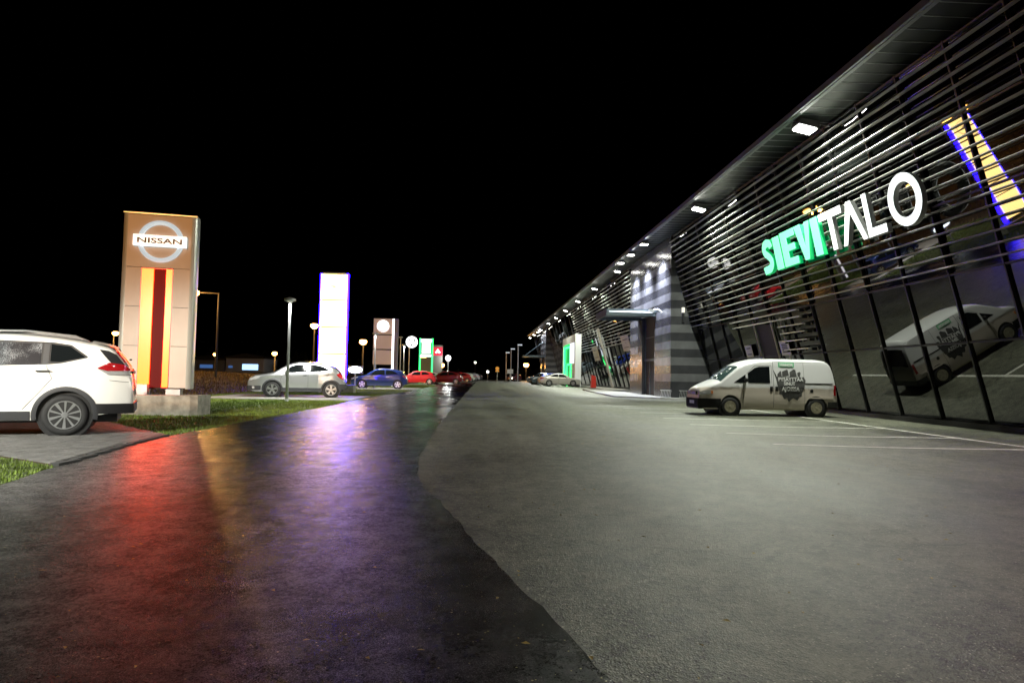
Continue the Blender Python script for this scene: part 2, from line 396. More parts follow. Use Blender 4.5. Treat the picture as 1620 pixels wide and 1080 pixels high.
# ---- entrance towers with banded cladding
def tower(yt0, yt1, zf, door, fine=True):
    xf = 11.25
    core = MB().box(xf+.05, 16, yt0+.05, yt1-.05, zf-.3, TZ-.01)
    tw = bp_(core, 'entrance_tower', M_darkwall)
    ch = .489; n = int(round((TZ-zf-.02)/ch)); ch = (TZ-.02-zf)/n
    def pan(mb, i):
        M = M_clad_d if (i < 2 or i % 2 == 1) else M_clad_l
        mb.build('cladding_panel', M, tw)
    for i in range(n):
        z0, z1 = zf+i*ch+.004, zf+(i+1)*ch-.004
        segs = [(yt0, door[0]), (door[1], yt1)]
        if z0 > door[2]: segs = [(yt0, (yt0+yt1)/2-1.8), ((yt0+yt1)/2-1.8, (yt0+yt1)/2+1.8), ((yt0+yt1)/2+1.8, yt1)]
        for a, b in segs:
            if b-a < .1: continue
            a += .004 if a > yt0 else 0; b -= .004 if b < yt1 else 0
            pan(MB().box(xf, xf+.05, a, b, z0, z1), i)
        a0, a1 = xf+.002, None
        vs = [(xf+.051, yt0+.048, z0), (gx(z0, .02), yt0+.048, z0), (gx(z1, .02), yt0+.048, z1), (xf+.051, yt0+.048, z1)]
        vs = vs+[(x, yt0, z) for x, _, z in vs]
        pan(MB().add(vs, [(0, 1, 2, 3), (4, 7, 6, 5), (0, 4, 5, 1), (1, 5, 6, 2), (2, 6, 7, 3), (3, 7, 4, 0)]), i)
    return tw
tower(39.6, 50.4, .10, (43.3, 47.2, 5.4))
tower(114.6, 124.0, .30, (117.5, 120.5, 4.5))
# door of the near tower
M_frame = mat('slate_blue_frame', (.10, .13, .15), .4, metal=.4)
M_dglass = mat('entrance_glass', (.02, .04, .045), .03, ior=1.9)
dr = bp_(MB().box(11.32, 11.36, 43.36, 45.74, .14, 2.36), 'entrance_door', M_dglass)
for a, b in ((43.36, 43.44), (44.5, 44.6), (45.66, 45.74)): MB().box(11.26, 11.318, a, b, .12, 2.36).build('door_frame', M_frame, dr)
MB().tube([(11.2, 44.42, .9), (11.2, 44.42, 1.5)], .02).build('handle', M_chrome, dr)
MB().tube([(11.2, 44.70, .9), (11.2, 44.70, 1.5)], .02).build('handle', M_chrome, dr)
bp_(MB().box(11.22, 11.36, 43.3, 45.8, 2.37, 2.52), 'door_header', M_frame)
for a, b in ((2.53, 3.9), (3.95, 5.25)): bp_(MB().box(11.31, 11.35, 43.36, 45.74, a, b), 'glass_pane', M_dglass)
bp_(MB().box(11.27, 11.36, 43.36, 45.74, 3.9, 3.95), 'transom', M_frame)
bp_(MB().box(11.27, 11.4, 43.3, 43.36, .1, 5.3).box(11.27, 11.4, 45.74, 45.8, 2.52, 5.3), 'door_frame', M_frame)
bp_(MB().box(11.05, 11.36, 45.81, 47.15, .1, 5.3), 'dark_column', M_clad_d)
# canopies
cn = bp_(MB().box(8.05, 11.24, 42.9, 46.9, 5.42, 5.62), 'entrance_canopy', M_frame)
MB().box(8.12, 11.2, 42.95, 43.03, 5.20, 5.418).box(8.12, 11.2, 46.77, 46.85, 5.20, 5.418).box(8.05, 8.13, 42.95, 46.85, 5.18, 5.416).build('canopy_beam', M_frame, cn)
M_strip = mat('canopy_light_strip', (.8, .8, .8), .5, emit=(.85, .92, 1), es=.9)
MB().box(8.2, 11.0, 42.86, 42.895, 5.40, 5.48).build('light_strip', M_strip, cn)
c2 = bp_(MB().box(7.6, 11.24, 117, 121, 4.7, 4.95), 'entrance_canopy', M_frame)
bp_(MB().tube([(8.0, 119, 4.95), (11.2, 119, 7.4)], .05), 'canopy_stay', M_frame)

# ---- white gateway with green light frames
M_wpanel = mat('white_panel', (.78, .79, .80), .45)
M_wlit = mat('lit_white_panel', (.8, .8, .8), .5, emit=(.8, .9, 1), es=1.6)
M_green = mat('green_light_tube', (.05, .6, .15), .4, emit=(.03, 1, .18), es=3.2)
gt = thing('lit_gateway', 'white entrance gateway with glowing green frames past the banded tower', 'gateway', (11, 83, gz(11, 83)))
def gp(mb, name, M): return mb.build(name, M, gt, loc=(-11, -83, -gz(11, 83)))
zg = gz(11, 83)
gp(MB().box(10.95, 11.65, 77.3, 78.1, zg, 6.2).box(10.95, 11.65, 78.1, 88.9, 5.3, 6.2).box(10.95, 11.65, 88.2, 88.9, zg, 5.3), 'gate_frame', M_wpanel)
gp(MB().box(11.0, 11.3, 78.1, 82.2, 2.9, 5.3), 'lit_panel', M_wlit)
gp(MB().box(11.0, 11.3, 78.1, 80.8, zg, 2.9), 'lit_panel', M_wpanel)
gp(MB().box(11.5, 11.6, 82.2, 88.2, zg, 5.3), 'gate_glass', M_dglass)
gp(MB().box(10.98, 11.2, 82.2, 82.45, 2.9, 5.0).box(10.98, 11.2, 82.2, 88.2, 4.85, 5.1).box(10.98, 11.2, 87.9, 88.2, zg, 4.85), 'green_light', M_green)
gp(MB().box(10.9, 11.0, 80.8, 81.1, zg, 2.9).box(10.9, 11.0, 80.8, 84.5, 2.7, 2.95).box(10.9, 11.0, 84.2, 84.5, zg, 2.7), 'green_light', M_green)

# ---- pavement along the building past the parking bays
def patch(name, poly, z0, z1, M, kind='structure'):
    n = len(poly); vs = [(x, y, gz(x, y)+z0) for x, y in poly]+[(x, y, gz(x, y)+z1) for x, y in poly]
    o = MB().add(vs, [tuple(range(n))[::-1], tuple(range(n, 2*n))]+[(i, (i+1) % n, n+(i+1) % n, n+i) for i in range(n)]).build(name, M)
    o['kind'] = kind; return o
M_pave = mat('pale_pavement', (.30, .29, .27), .7, var=.2, scale=2, bump=.2)
patch('pavement', [(11.0, 38.6), (14.4, 38.6), (14.4, 39.58), (11.24, 39.58), (11.24, 60), (9.2, 60), (8.2, 41.5)], -.05, .085, M_pave)
patch('pavement', [(9.2, 60), (13.9, 60), (13.9, 112), (12.2, 112), (11.6, 60.2)], -.05, .10, M_pave)

# ---- eave floodlights
M_lens = mat('floodlight_lens', (.9, .9, .9), .3, emit=(1, .98, .9), es=40)
M_lens_p = mat('pink_floodlight_lens', (.9, .9, .9), .3, emit=(1, .45, .75), es=6)
M_hous = mat('grey_lamp_housing', (.12, .12, .12), .45, metal=.3)
hm = MB().prism([(-.26, -.05), (-.24, .09), (.20, .13), (.24, -.02), (.22, -.05)], lambda u, v, d: (u, d, v), -.22, .22).mesh('housing', M_hous)
lm = MB().box(-.22, .19, -.18, .18, -.075, -.052).mesh('lens', M_lens)
lmp = MB().box(-.22, .19, -.18, .18, -.075, -.052).mesh('lens', M_lens_p)
bm_ = MB().tube([(.05, 0, .11), (.05, 0, .18)], .03).tube([(.05, 0, .16), (.55, 0, .17)], .022).mesh('bracket', M_hous)
def flood(x, y, z, label, power, col, pink=False, aim=(0, 0, -1), ang=165, tilt=13):
    t = thing('floodlight', label, 'floodlight', (x, y, z), 0, 'floodlights under the long eave')
    t.rotation_euler = (0, R(tilt), 0)
    obj('housing', hm, t); obj('lens', lmp if pink else lm, t); obj('bracket', bm_, t)
    spot('floodlight_beam', t, (0, 0, -.12), aim, power, col, ang, .5 if ang > 100 else 1.0, .15)
    return t
WH = (.98, 1, .84); GR = (.93, 1, .82); BL = (.9, .95, 1)
P0 = 4300
flood(10.55, -11, 9.5, 'floodlight under the eave behind the photographed stretch, farthest back', P0*.5, WH, aim=(-.55, .2, -1), ang=108)
flood(10.55, 0, 9.5, 'floodlight under the eave just behind the viewpoint', P0*.30, WH, aim=(-.55, .2, -1), ang=108)
flood(10.55, 10.8, 9.5, 'dim pinkish floodlight under the eave at the near end of the slats', P0*.20, (1, .42, .75), True, aim=(-.2, 0, -1), ang=105)
names = ['biggest and brightest floodlight, high under the eave above the white letters', 'second brightest floodlight, above the dark corner beside the banded tower']
ord_ = ['first', 'second', 'third', 'fourth', 'fifth', 'sixth']
flood(10.55, 21.5, 9.5, names[0], P0, (.96, 1, .84)).scale = (1.4,)*3; flood(10.55, 32.3, 9.5, names[1], P0, GR).scale = (1.3,)*3
for i, y in enumerate((41.5, 45.2, 48.5)):
    flood(10.1, y, 9.55, ['floodlight over the banded tower nearest the dark corner', 'middle one of the three floodlights over the banded tower', 'floodlight over the banded tower at its far edge'][i], 9000, (.80, .86, 1), aim=(.25, 0, -1), ang=86, tilt=0)
for i, y in enumerate((51.8, 62.2, 72.8, 83.2, 93.5, 103.7)):
    flood(10.55, y, 9.45, f'{ord_[i]} floodlight under the eave beyond the banded tower', P0*.8, WH if i % 2 else GR)
for i, y in enumerate((116.5, 119.3, 122.7, 131, 141)):
    flood(10.55, y, 9.4, f'{ord_[i]} tiny floodlight at the far end of the eave by the second tower', 1600, BL)

# ---- illuminated letters
LK = .21
def lp(u, v, d):           # u = along the facade to the right (m from Y 27.6), v = height, d = outward
    return (11.88+LK*(5.56-v)-d, 27.6-u, v)
M_let_w = mat('white_letter_face', (.8, .8, .8), .4, emit=(.93, 1, .97), es=1.3)
M_let_ws = mat('grey_letter_side', (.38, .39, .39), .4)
M_let_g = mat('green_letter_face', (.2, .8, .5), .4, emit=(.24, 1, .52), es=1.3)
M_let_gs = mat('green_letter_side', (.02, .4, .12), .4, emit=(.0, .75, .22), es=.42)
def u_(Y): return 27.6-Y
zb_, zt_ = 5.56, 6.86
sign = thing('facade_sign', 'glowing green and white word SIEVITALO standing off the slatted facade', 'sign', (11.7, 22.6, 5.56))
def letter(polys, face, side, d0=-.03, d1=.12):
    mb = MB(); fb = MB()
    for p in polys:
        mb.prism(p, lp, d0, d1); n = len(p); fb.prism(p, lp, d1+.002, d1+.012)
    s_ = mb.build('letter', side, sign, loc=(-11.7, -22.6, -5.56)); fb.build('letter_face', face, s_)
def ribbon(pts, wd):       # quads along a centre line
    out = []; n = len(pts)
    P = [Vector((a, b)) for a, b in pts]; off = []
    for i in range(n):
        t = (P[min(i+1, n-1)]-P[max(i-1, 0)]).normalized(); off.append(Vector((-t.y, t.x)))
    for i in range(n-1):
        w0 = wd[i] if isinstance(wd, list) else wd; w1 = wd[i+1] if isinstance(wd, list) else wd
        out.append([tuple(P[i]-off[i]*w0/2), tuple(P[i+1]-off[i+1]*w1/2), tuple(P[i+1]+off[i+1]*w1/2), tuple(P[i]+off[i]*w0/2)])
    return out
def rib_letter(pts, wd, face, side):
    # continuous extruded ribbon
    P = [Vector((a, b)) for a, b in pts]; n = len(P); Lh = []; Rh = []
    for i in range(n):
        t = (P[min(i+1, n-1)]-P[max(i-1, 0)]).normalized(); o = Vector((-t.y, t.x)); w_ = wd[i] if isinstance(wd, list) else wd
        Lh.append(P[i]+o*w_/2); Rh.append(P[i]-o*w_/2)
    def shell(d0, d1):
        mb = MB(); rows = [[lp(a.x, a.y, d0), lp(b.x, b.y, d0), lp(b.x, b.y, d1), lp(a.x, a.y, d1), lp(a.x, a.y, d0)] for a, b in zip(Lh, Rh)]
        mb.grid(rows)
        if (P[0]-P[-1]).length > .01: mb.add(rows[0][:4], [(0, 1, 2, 3)]); mb.add(rows[-1][:4], [(0, 1, 2, 3)])
        return mb
    s_ = shell(-.03, .12).build('letter', side, sign, loc=(-11.7, -22.6, -5.56)); shell(.122, .132).build('letter_face', face, s_)
# S
cx = u_(26.95); 
Spts = [(cx+.42, 6.50), (cx+.36, 6.66), (cx+.16, 6.72), (cx-.08, 6.68), (cx-.22, 6.52), (cx-.16, 6.36), (cx+.06, 6.22), (cx+.26, 6.05), (cx+.26, 5.88), (cx+.10, 5.74), (cx-.14, 5.70), (cx-.36, 5.70), (cx-.5, 5.66)]
def catmull(pts, k=4):
    out = []
    for i in range(len(pts)-1):
        p0, p1, p2, p3 = [Vector(pts[max(0, min(len(pts)-1, i+j))]) for j in (-1, 0, 1, 2)]
        for q in range(k):
            t = q/k; out.append(tuple(.5*((2*p1)+(p2-p0)*t+(2*p0-5*p1+4*p2-p3)*t*t+(3*p1-p0-3*p2+p3)*t**3)))
    out.append(tuple(pts[-1])); return out
rib_letter(catmull(Spts), .30, M_let_g, M_let_gs)
def rect(y0, y1, z0, z1): return [(u_(y0), z0), (u_(y1), z0), (u_(y1), z1), (u_(y0), z1)]
letter([rect(26.28, 25.72, zb_, zt_-.04)], M_let_g, M_let_gs)
letter([rect(25.60, 25.12, zb_, zt_), rect(25.118, 24.48, zb_, zb_+.27), rect(25.118, 24.56, 6.10, 6.34), rect(25.118, 24.46, zt_-.27, zt_)], M_let_g, M_let_gs)
letter([[(u_(24.42), zt_), (u_(23.98), zb_), (u_(23.68), zb_), (u_(23.80), 6.0), (u_(23.95), zt_)], [(u_(23.798), 6.0), (u_(23.678), zb_), (u_(23.26), zt_), (u_(23.60), zt_)]], M_let_g, M_let_gs)
letter([rect(23.18, 22.70, zb_, zt_)], M_let_g, M_let_gs)
letter([rect(22.58, 21.16, zt_-.24, zt_), rect(22.02, 21.76, zb_, zt_-.241)], M_let_w, M_let_ws)
letter([[(u_(21.38), zb_), (u_(21.16), zb_), (u_(20.70), 6.5), (u_(20.70), zt_), (u_(20.82), zt_)], [(u_(20.698), zt_), (u_(20.698), 6.5), (u_(20.24), zb_), (u_(20.02), zb_), (u_(20.58), zt_)]], M_let_w, M_let_ws)
letter([rect(19.95, 19.72, zb_, zt_), rect(19.718, 19.02, zb_, zb_+.24)], M_let_w, M_let_ws)
oc = (u_(18.03), 6.23)
rib_letter([(oc[0]+.60*math.cos(q), oc[1]+.60*math.sin(q)) for q in [2*math.pi*i/40 for i in range(41)]], .235, M_let_w, M_let_ws)
for Y in (26.9, 26.0, 25.3, 23.8, 22.9, 21.9, 20.7, 19.8, 18.5, 17.6):
    for z in (5.75, 6.7):
        MB().box(11.88+LK*(5.56-z)+.05, gx(z, .2), Y-.012, Y+.012, z-.012, z+.012).build('sign_rod', M_mull, sign, loc=(-11.7, -22.6, -5.56))

# ---- little things on the building
def poster(y0, y1, z0, z1, label, off=.14, lines=3):
    o = plane_box(MB(), y0, y1, z0, z1, off-.012, off).build('poster', M_paper); tag(o, label, 'poster', 'notices on the glass')
    for k in range(lines):
        zz = z1-(z1-z0)*(.25+.5*k/max(1, lines-1))
        plane_box(MB(), y0+(y1-y0)*.2, y1-(y1-y0)*.2, zz-.03, zz+.02, off+.001, off+.003).build('print_line', M_ink, o)
poster(32.25, 33.05, 2.33, 2.9, 'small white notice on the dark glass, above the bonnet end of the white van', lines=2)
poster(28.32, 29.2, 2.3, 2.92, 'pinkish white notice with several lines, above the roof of the white van', lines=5)
poster(57.2, 60.2, 3.6, 4.9, 'white placard on the glass next to the left edge of the banded tower', lines=2)
poster(72.5, 76.0, 3.1, 4.6, 'white placard on the glass left of the pale leaning post', lines=2)
wl = thing('wall_light', 'small white wall light on the banded side of the tower', 'wall light', (11.95, 39.55, 5.0))
MB().box(-.07, .07, -.14, 0.04, .12, .42).build('lamp_head', mat('pale_lamp_head', (.8, .8, .75), .4, emit=(1, .95, .8), es=.6), wl)
MB().tube([(0, -.06, -.45), (0, -.06, .119)], .07, 10).build('lamp_body', M_black, wl)
cm = thing('security_camera', 'white camera bracket on the tower corner beside the canopy', 'camera', (11.22, 41.5, 5.3))
MB().tube([(0, 0, 0), (-.25, 0, .2), (-.5, .2, .15)], .06, 8).build('camera_arm', M_wpanel, cm)
MB().box(-.75, -.45, .05, .35, .02, .2).build('camera_body', M_wpanel, cm)
def bike_rack(x, y, label):
    t = thing('bike_rack', label, 'bike rack', (x, y, gz(x, y)+.085), 0, 'zigzag bike racks at the tower foot')
    MB().tube([(-.32, 0, .02), (.32, 0, .02)], .02, 6).tube([(-.32, 0, .42), (.32, 0, .42)], .02, 6).build('rail', M_galv, t)
    for k in range(7):
        MB().tube([(-.30+.09*k, 0, .02), (-.24+.09*k, -.03, .42)], .012, 6).build('bar', M_galv, t)
bike_rack(10.85, 39.15, 'left zigzag bike rack at the foot of the banded tower'); bike_rack(11.95, 39.15, 'right zigzag bike rack, the one closer to the white van')
# leaning pale post and red bin beyond the tower
bp_(plane_box(MB(), 68.0, 68.6, .3, 6.2, .3, .45), 'leaning_post', M_post)
rb = thing('red_bin', 'upright red litter box on the pavement before the far glass', 'bin', (11.75, 69.5, gz(11.75, 69.5)+.1))
M_redp = mat('red_painted_metal', (.55, .03, .015), .4)
MB().prism([(-.25, 0), (.25, 0), (.2, 1.15), (-.22, 1.3)], lambda u, v, d: (u, d, v), -.28, .28).build('bin_body', M_redp, rb)
MB().box(-.26, .2, -.2, .2, 1.305, 1.34).build('bin_lid', M_black, rb)

# ------------------------------------------------------------------ bay markings
lines = []
def gline(x0, y0, x1, y1, wd=.125):
    d = Vector((x1-x0, y1-y0)).normalized(); nrm = Vector((-d.y, d.x))*wd/2; n = max(2, int(math.hypot(x1-x0, y1-y0)/.6)); rows = []
    for k in range(n+1):
        x = x0+(x1-x0)*k/n; y = y0+(y1-y0)*k/n
        rows.append([(x-nrm.x, y-nrm.y, gz(x, y)+.005), (x+nrm.x, y+nrm.y, gz(x, y)+.005)])
    o = MB().grid(rows).build('bay_line', M_white_line); o['kind'] = 'structure'
for i, y in enumerate((12.75, 15.3, 18.05, 20.75, 23.85, 26.9)):
    gline(5.6+.03*i, y, 11.0, y)
gline(11.05, 12.4, 11.05, 29.6)

# ------------------------------------------------------------------ verge, driveway, pads, grass
def area(name, yl, xl, xr, dz, M, nx=6): return strip(name, yl, xl, xr, dz, M, nx)
area('grass_verge', yspan(-10, 84, .4), lambda y: -13.0, lambda y: xl_(y)+.01, -.004, M_turf, 10)
def drive_poly(y):   # x range of the skewed driveway at y
    near = -5.0-(y-8.4)/.68; farx = -5.42-(y-12.4)/1.15
    return near, farx
dv = MB(); rows = []
pv = MB()
nrm_len = .2
ang = math.atan2(.68, -1.0)
d1 = Vector((math.cos(ang), math.sin(ang))); d2 = Vector((-d1.y, d1.x)); 
org = Vector((-5.0, 8.4))
cnt = 0
for i in range(-10, 60):
    for j in range(-40, 80):
        c = org+d1*(i*.205+(.1 if j % 2 else 0))-d2*(j*.105)
        nx_, fx_ = drive_poly(c.y)
        if c.x > XL(c.y)-.12 or c.x < -13 or c.y < 8: continue
        if c.x < nx_+.1: continue
        if c.y > 12.4 and c.x > fx_-.05: continue
        if c.y > 21: continue
        h = random.uniform(-.002, .003)
        q = [c+d1*a+d2*b for a, b in ((-.1, -.05), (.1, -.05), (.1, .05), (-.1, .05))]
        z = gz(c.x, c.y)+.022+h
        tp = [c+(p-c)*.95 for p in q]
        pv.add([(p.x, p.y, z-.03) for p in q]+[(p.x, p.y, z) for p in tp], [(4, 5, 6, 7), (0, 1, 5, 4), (1, 2, 6, 5), (2, 3, 7, 6), (3, 0, 4, 7)]); cnt += 1
dvw = pv.build('driveway', M_paver, fix=False); dvw['kind'] = 'structure'
patch('driveway_bed', [(-5.0, 8.45), (-5.43, 12.35), (-7.1, 14.3), (-12.9, 21), (-12.9, 13.8)], -.01, .008, M_soil)
kerb = MB()
for k in range(8):
    a = 8.4+k*.5; x = XL(a+.25)
    kerb.box(XL(a)-.10, XL(a)-.01, a+.01, a+.49, gz(x, a)-.1, gz(x, a)+.035)
ko = kerb.build('kerb', mat('dark_kerb_stone', (.05, .05, .05), .7, var=.3), None); ko['kind'] = 'structure'
PADS = [(-11.8, -5.35, 29.3, 34.6), (-12.5, -4.9, 49.6, 55.5), (-12.5, -4.6, 72, 77.5)]
for a, b, c, d in PADS:
    patch('car_pad', [(a, c), (b, c+.3), (XL(c+1)+.02, c+1.2), (XL(d)+.02, d), (a, d)], -.02, .05, mat('pad_concrete', (.26, .25, .24), .6, var=.2, scale=2))
def on_grass(x, y):
    if x > XL(y)-.02 or x < -13: return False
    if 8.2 < y < 22:
        nx_, fx_ = drive_poly(y)
        if x > nx_ and (y < 12.4 or x < fx_+.03): return False
    for a, b, c, d in PADS:
        if a < x and c < y < d: return False
    if -9.45 < x < -7.2 and 18.2 < y < 19.3: return False
    return True
def grass_field(name, n, xr, yr, hgt, M, test, power=2.2, label=None):
    V = []; F = []; i = 0
    u = rng.random((n, 5))
    for a, b, c, d, e in u:
        y = yr[0]+(yr[1]-yr[0])*b**power; x = xr[0]+(xr[1]-xr[0])*a
        if not test(x, y): continue
        z = gz(x, y)-.01; h = hgt*(.5+c)*(1+y*.01); an = d*6.28; wd = (.006+.0006*y); l = h*.6*(e-.3)
        dx, dy = math.cos(an)*wd, math.sin(an)*wd; ox, oy = -math.sin(an)*l, math.cos(an)*l
        V += [(x-dx, y-dy, z), (x+dx, y+dy, z), (x+ox, y+oy, z+h)]; F.append((i, i+1, i+2)); i += 3
    me = bpy.data.meshes.new(name); me.from_pydata(V, [], F); me.materials.append(M)
    o = obj(name, me); tag(o, label, 'grass', kind='stuff'); return o
M_grass = mat('grass_blade', (.13, .19, .022), .6, var=.55, scale=2.5)
M_dry = mat('dry_grass_blade', (.13, .085, .03), .8, var=.5, scale=.6)
grass_field('grass', 170000, (-13, -4.2), (6.0, 82), .036, M_grass, on_grass, 2.0, 'short bright green mown grass on the verge beside the wet road')
grass_field('dry_grass', 26000, (-45, -13), (14, 75), .10, M_dry, lambda x, y: True, 1.3, 'tall brownish meadow grass beyond the verge')
# fallen leaves and grit on the asphalt
M_leaf = mat('yellow_leaf', (.38, .27, .06), .7)
lv = MB()
for k in range(420):
    y = 1.2+14*random.random()**1.7; x = random.uniform(-4.6, 8)
    if x > y*.9+.5 or x < -y*.75: continue
    s = random.uniform(.006, .022); a = random.random()*6.28; z = gz(x, y)+.013
    lv.add([(x+s*math.cos(a), y+s*math.sin(a), z), (x-.5*s*math.sin(a), y+.5*s*math.cos(a), z+.006), (x-s*math.cos(a), y-s*math.sin(a), z), (x+.5*s*math.sin(a), y-.5*s*math.cos(a), z+.002)], [(0, 1, 2, 3)])
tag(lv.build('leaf_litter', M_leaf, fix=False), 'tiny yellow leaf bits scattered over the asphalt', 'leaf litter', kind='stuff')

# ------------------------------------------------------------------ pylon signs
def gl(x, y): return gz(x, y)
def pylon_white(x, y):
    t = thing('pylon_sign', 'tall pale pylon with ring emblem reading NISSAN over two glowing amber bars', 'pylon sign', (x, y, 0))
    Mp = mat('pylon_white_sheet', (.55, .47, .41), .45, var=.06, scale=1.5)
    Ms = mat('pylon_side_sheet', (.55, .56, .52), .3, metal=.3)
    zs = [.70, 1.80, 2.83, 3.86, 5.26]
    W0, W1 = -.80, .74
    for i in range(4):
        z0, z1 = zs[i]+.006, zs[i+1]-.006
        segs = [(W0, -.43), (.33, W1)] if i < 3 else [(W0, W1)]
        for a, b in segs: MB().box(a, b, 0, .06, z0, z1).build('panel', Mp, t)
    # rounded side shells
    for sgn, xe in ((-1, W0), (1, W1)):
        pr = [(xe, .0)]+[(xe+sgn*.13*math.sin(q), .14-.14*math.cos(q)) for q in [math.pi/2*k/6 for k in range(7)]]+[(xe+sgn*.13, .42), (xe, .42)]
        MB().prism(pr[1:], lambda u, v, d: (u, v, d), .68, 5.26).build('side_shell', Ms, t, smooth=True)
    MB().box(W0+.001, W1-.001, .061, .42, .68, 5.27).build('core', M_darkwall, t)
    MB().box(W0-.12, W1+.12, .0, .43, 5.275, 5.31).build('top_cap', Ms, t)
    # recess with amber light bars
    Ma = mat('amber_light_bar', (.6, .2, .02), .3, emit=(1, .027, .002), es=15)
    Mr = mat('deep_red_panel', (.012, .0006, .0006), .5, spec=.1, emit=(1, .008, .004), es=.16)
    Mrl = mat('red_edge', (.6, .02, .01), .3, emit=(1, .03, .01), es=.9)
    MB().box(-.43, .33, .045, .059, .71, 3.85).build('recess_panel', Mr, t)
    MB().box(-.42, -.14, -.005, .043, .72, 3.83).build('light_bar', Ma, t)
    MB().box(.165, .31, -.005, .043, .72, 3.83).build('light_bar', Ma, t)
    MB().box(-.43, -.4205, -.006, .043, .72, 3.845).box(.3105, .33, -.006, .043, .72, 3.845).box(-.42, .31, -.006, .043, 3.831, 3.85).build('red_edge', Mrl, t)
    # emblem
    Me = mat('emblem_chrome', (.7, .75, .78), .25, metal=.6, emit=(.75, .92, 1), es=.55)
    Ml = mat('emblem_lit_bar', (.9, .9, .9), .3, emit=(.9, 1, 1), es=.95)
    cz = 4.56; cxx = .0
    ring = MB(); n = 48; rows = []
    for k in range(n+1):
        q = 2*math.pi*k/n
        rows.append([(cxx+rr*math.cos(q), yy, cz+rr*math.sin(q)) for rr, yy in ((.56, -.01), (.55, -.07), (.50, -.09), (.45, -.07), (.44, -.01))])
    ring.grid(rows).build('emblem_ring', Me, t, smooth=True)
    MB().box(cxx-.64, cxx+.64, -.13, -.011, cz-.145, cz+.145).build('emblem_bar', Ml, t)
    text_mb('NISSAN', .19, lambda u, v, d: (cxx+u*1.72, -.134-d, cz-.068+v), 0, bold=.004).build('emblem_lettering', mat('dark_lettering', (.03, .03, .04), .4), t, fix=False)
    # base
    MB().box(-.55, -.2, .1, .45, .5, .70).build('foot', M_galv, t); MB().box(.25, .6, .1, .45, .5, .70).build('foot', M_galv, t)
    fl = MB().box(-.32, -.08, -.42, -.2, .60, .80).build('uplight', M_galv, t)
    return t
pylon_white(-8.47, 18.35).rotation_euler = (0, 0, R(12))
pb = tag(MB().prism([(-9.5, 18.12), (-7.45, 18.12), (-7.3, 18.25), (-7.3, 19.1), (-9.5, 19.1)], lambda u, v, d: (u, v, d), -.1, .52).build('concrete_plinth', M_conc), 'stained concrete plinth block under the pale pylon with the amber bars', 'plinth')

def pylon_blue(x, y):
    t = thing('pylon_sign', 'overexposed bluish white pylon of four lit panels behind the silver car', 'pylon sign', (x, y, 0))
    Mp = mat('yellow_light_panel', (.7, .55, .2), .4, emit=(1.0, .64, .22), es=10)
    Me = mat('blue_light_edge', (.1, .1, .6), .4, emit=(.005, .001, 1.0), es=95)
    Mo = mat('orange_emblem', (.8, .5, .2), .4, emit=(1, .88, .55), es=1.0)
    zs = [.75, 2.35, 3.93, 5.55, 7.12]
    for a, b in zip(zs, zs[1:]): MB().box(-.76, .76, 0, .3, a+.035, b-.035).build('light_panel', Mp, t)
    MB().box(-.83, -.765, .03, .33, .6, 7.16).build('light_edge', Me, t); MB().box(.765, .83, .03, .33, .6, 7.16).build('light_edge', Me, t)
    MB().box(-.76, .76, .05, .29, .6, 7.2).build('core', M_darkwall, t)
    MB().box(-.7, .7, -.02, .32, 7.14, 7.19).build('top_cap', mat('pale_cap', (.5, .6, .7), .4), t)
    rows = []
    for k in range(33):
        q = 2*math.pi*k/32; rows.append([(rr*math.cos(q), yy, 6.35+rr*math.sin(q)) for rr, yy in ((.46, -.002), (.46, -.02), (.42, -.02), (.42, -.002))])
    MB().grid(rows).build('emblem_ring', Mo, t)
    MB().prism([(-.6, 6.42), (.1, 6.42), (.05, 6.36), (.6, 6.28), (-.1, 6.28), (-.05, 6.34)], lambda u, v, d: (u, d, v), -.02, -.002).build('emblem_bolt', Mo, t)
    MB().box(-.6, .6, .0, .3, .3, .6).build('foot', M_galv, t)
pylon_blue(-8.72, 41.0)
tag(MB().box(-9.7, -7.35, 40.7, 41.5, -.1, .52).build('concrete_plinth', M_conc), 'grey concrete plinth under the bluish white pylon, right of the silver car', 'plinth')

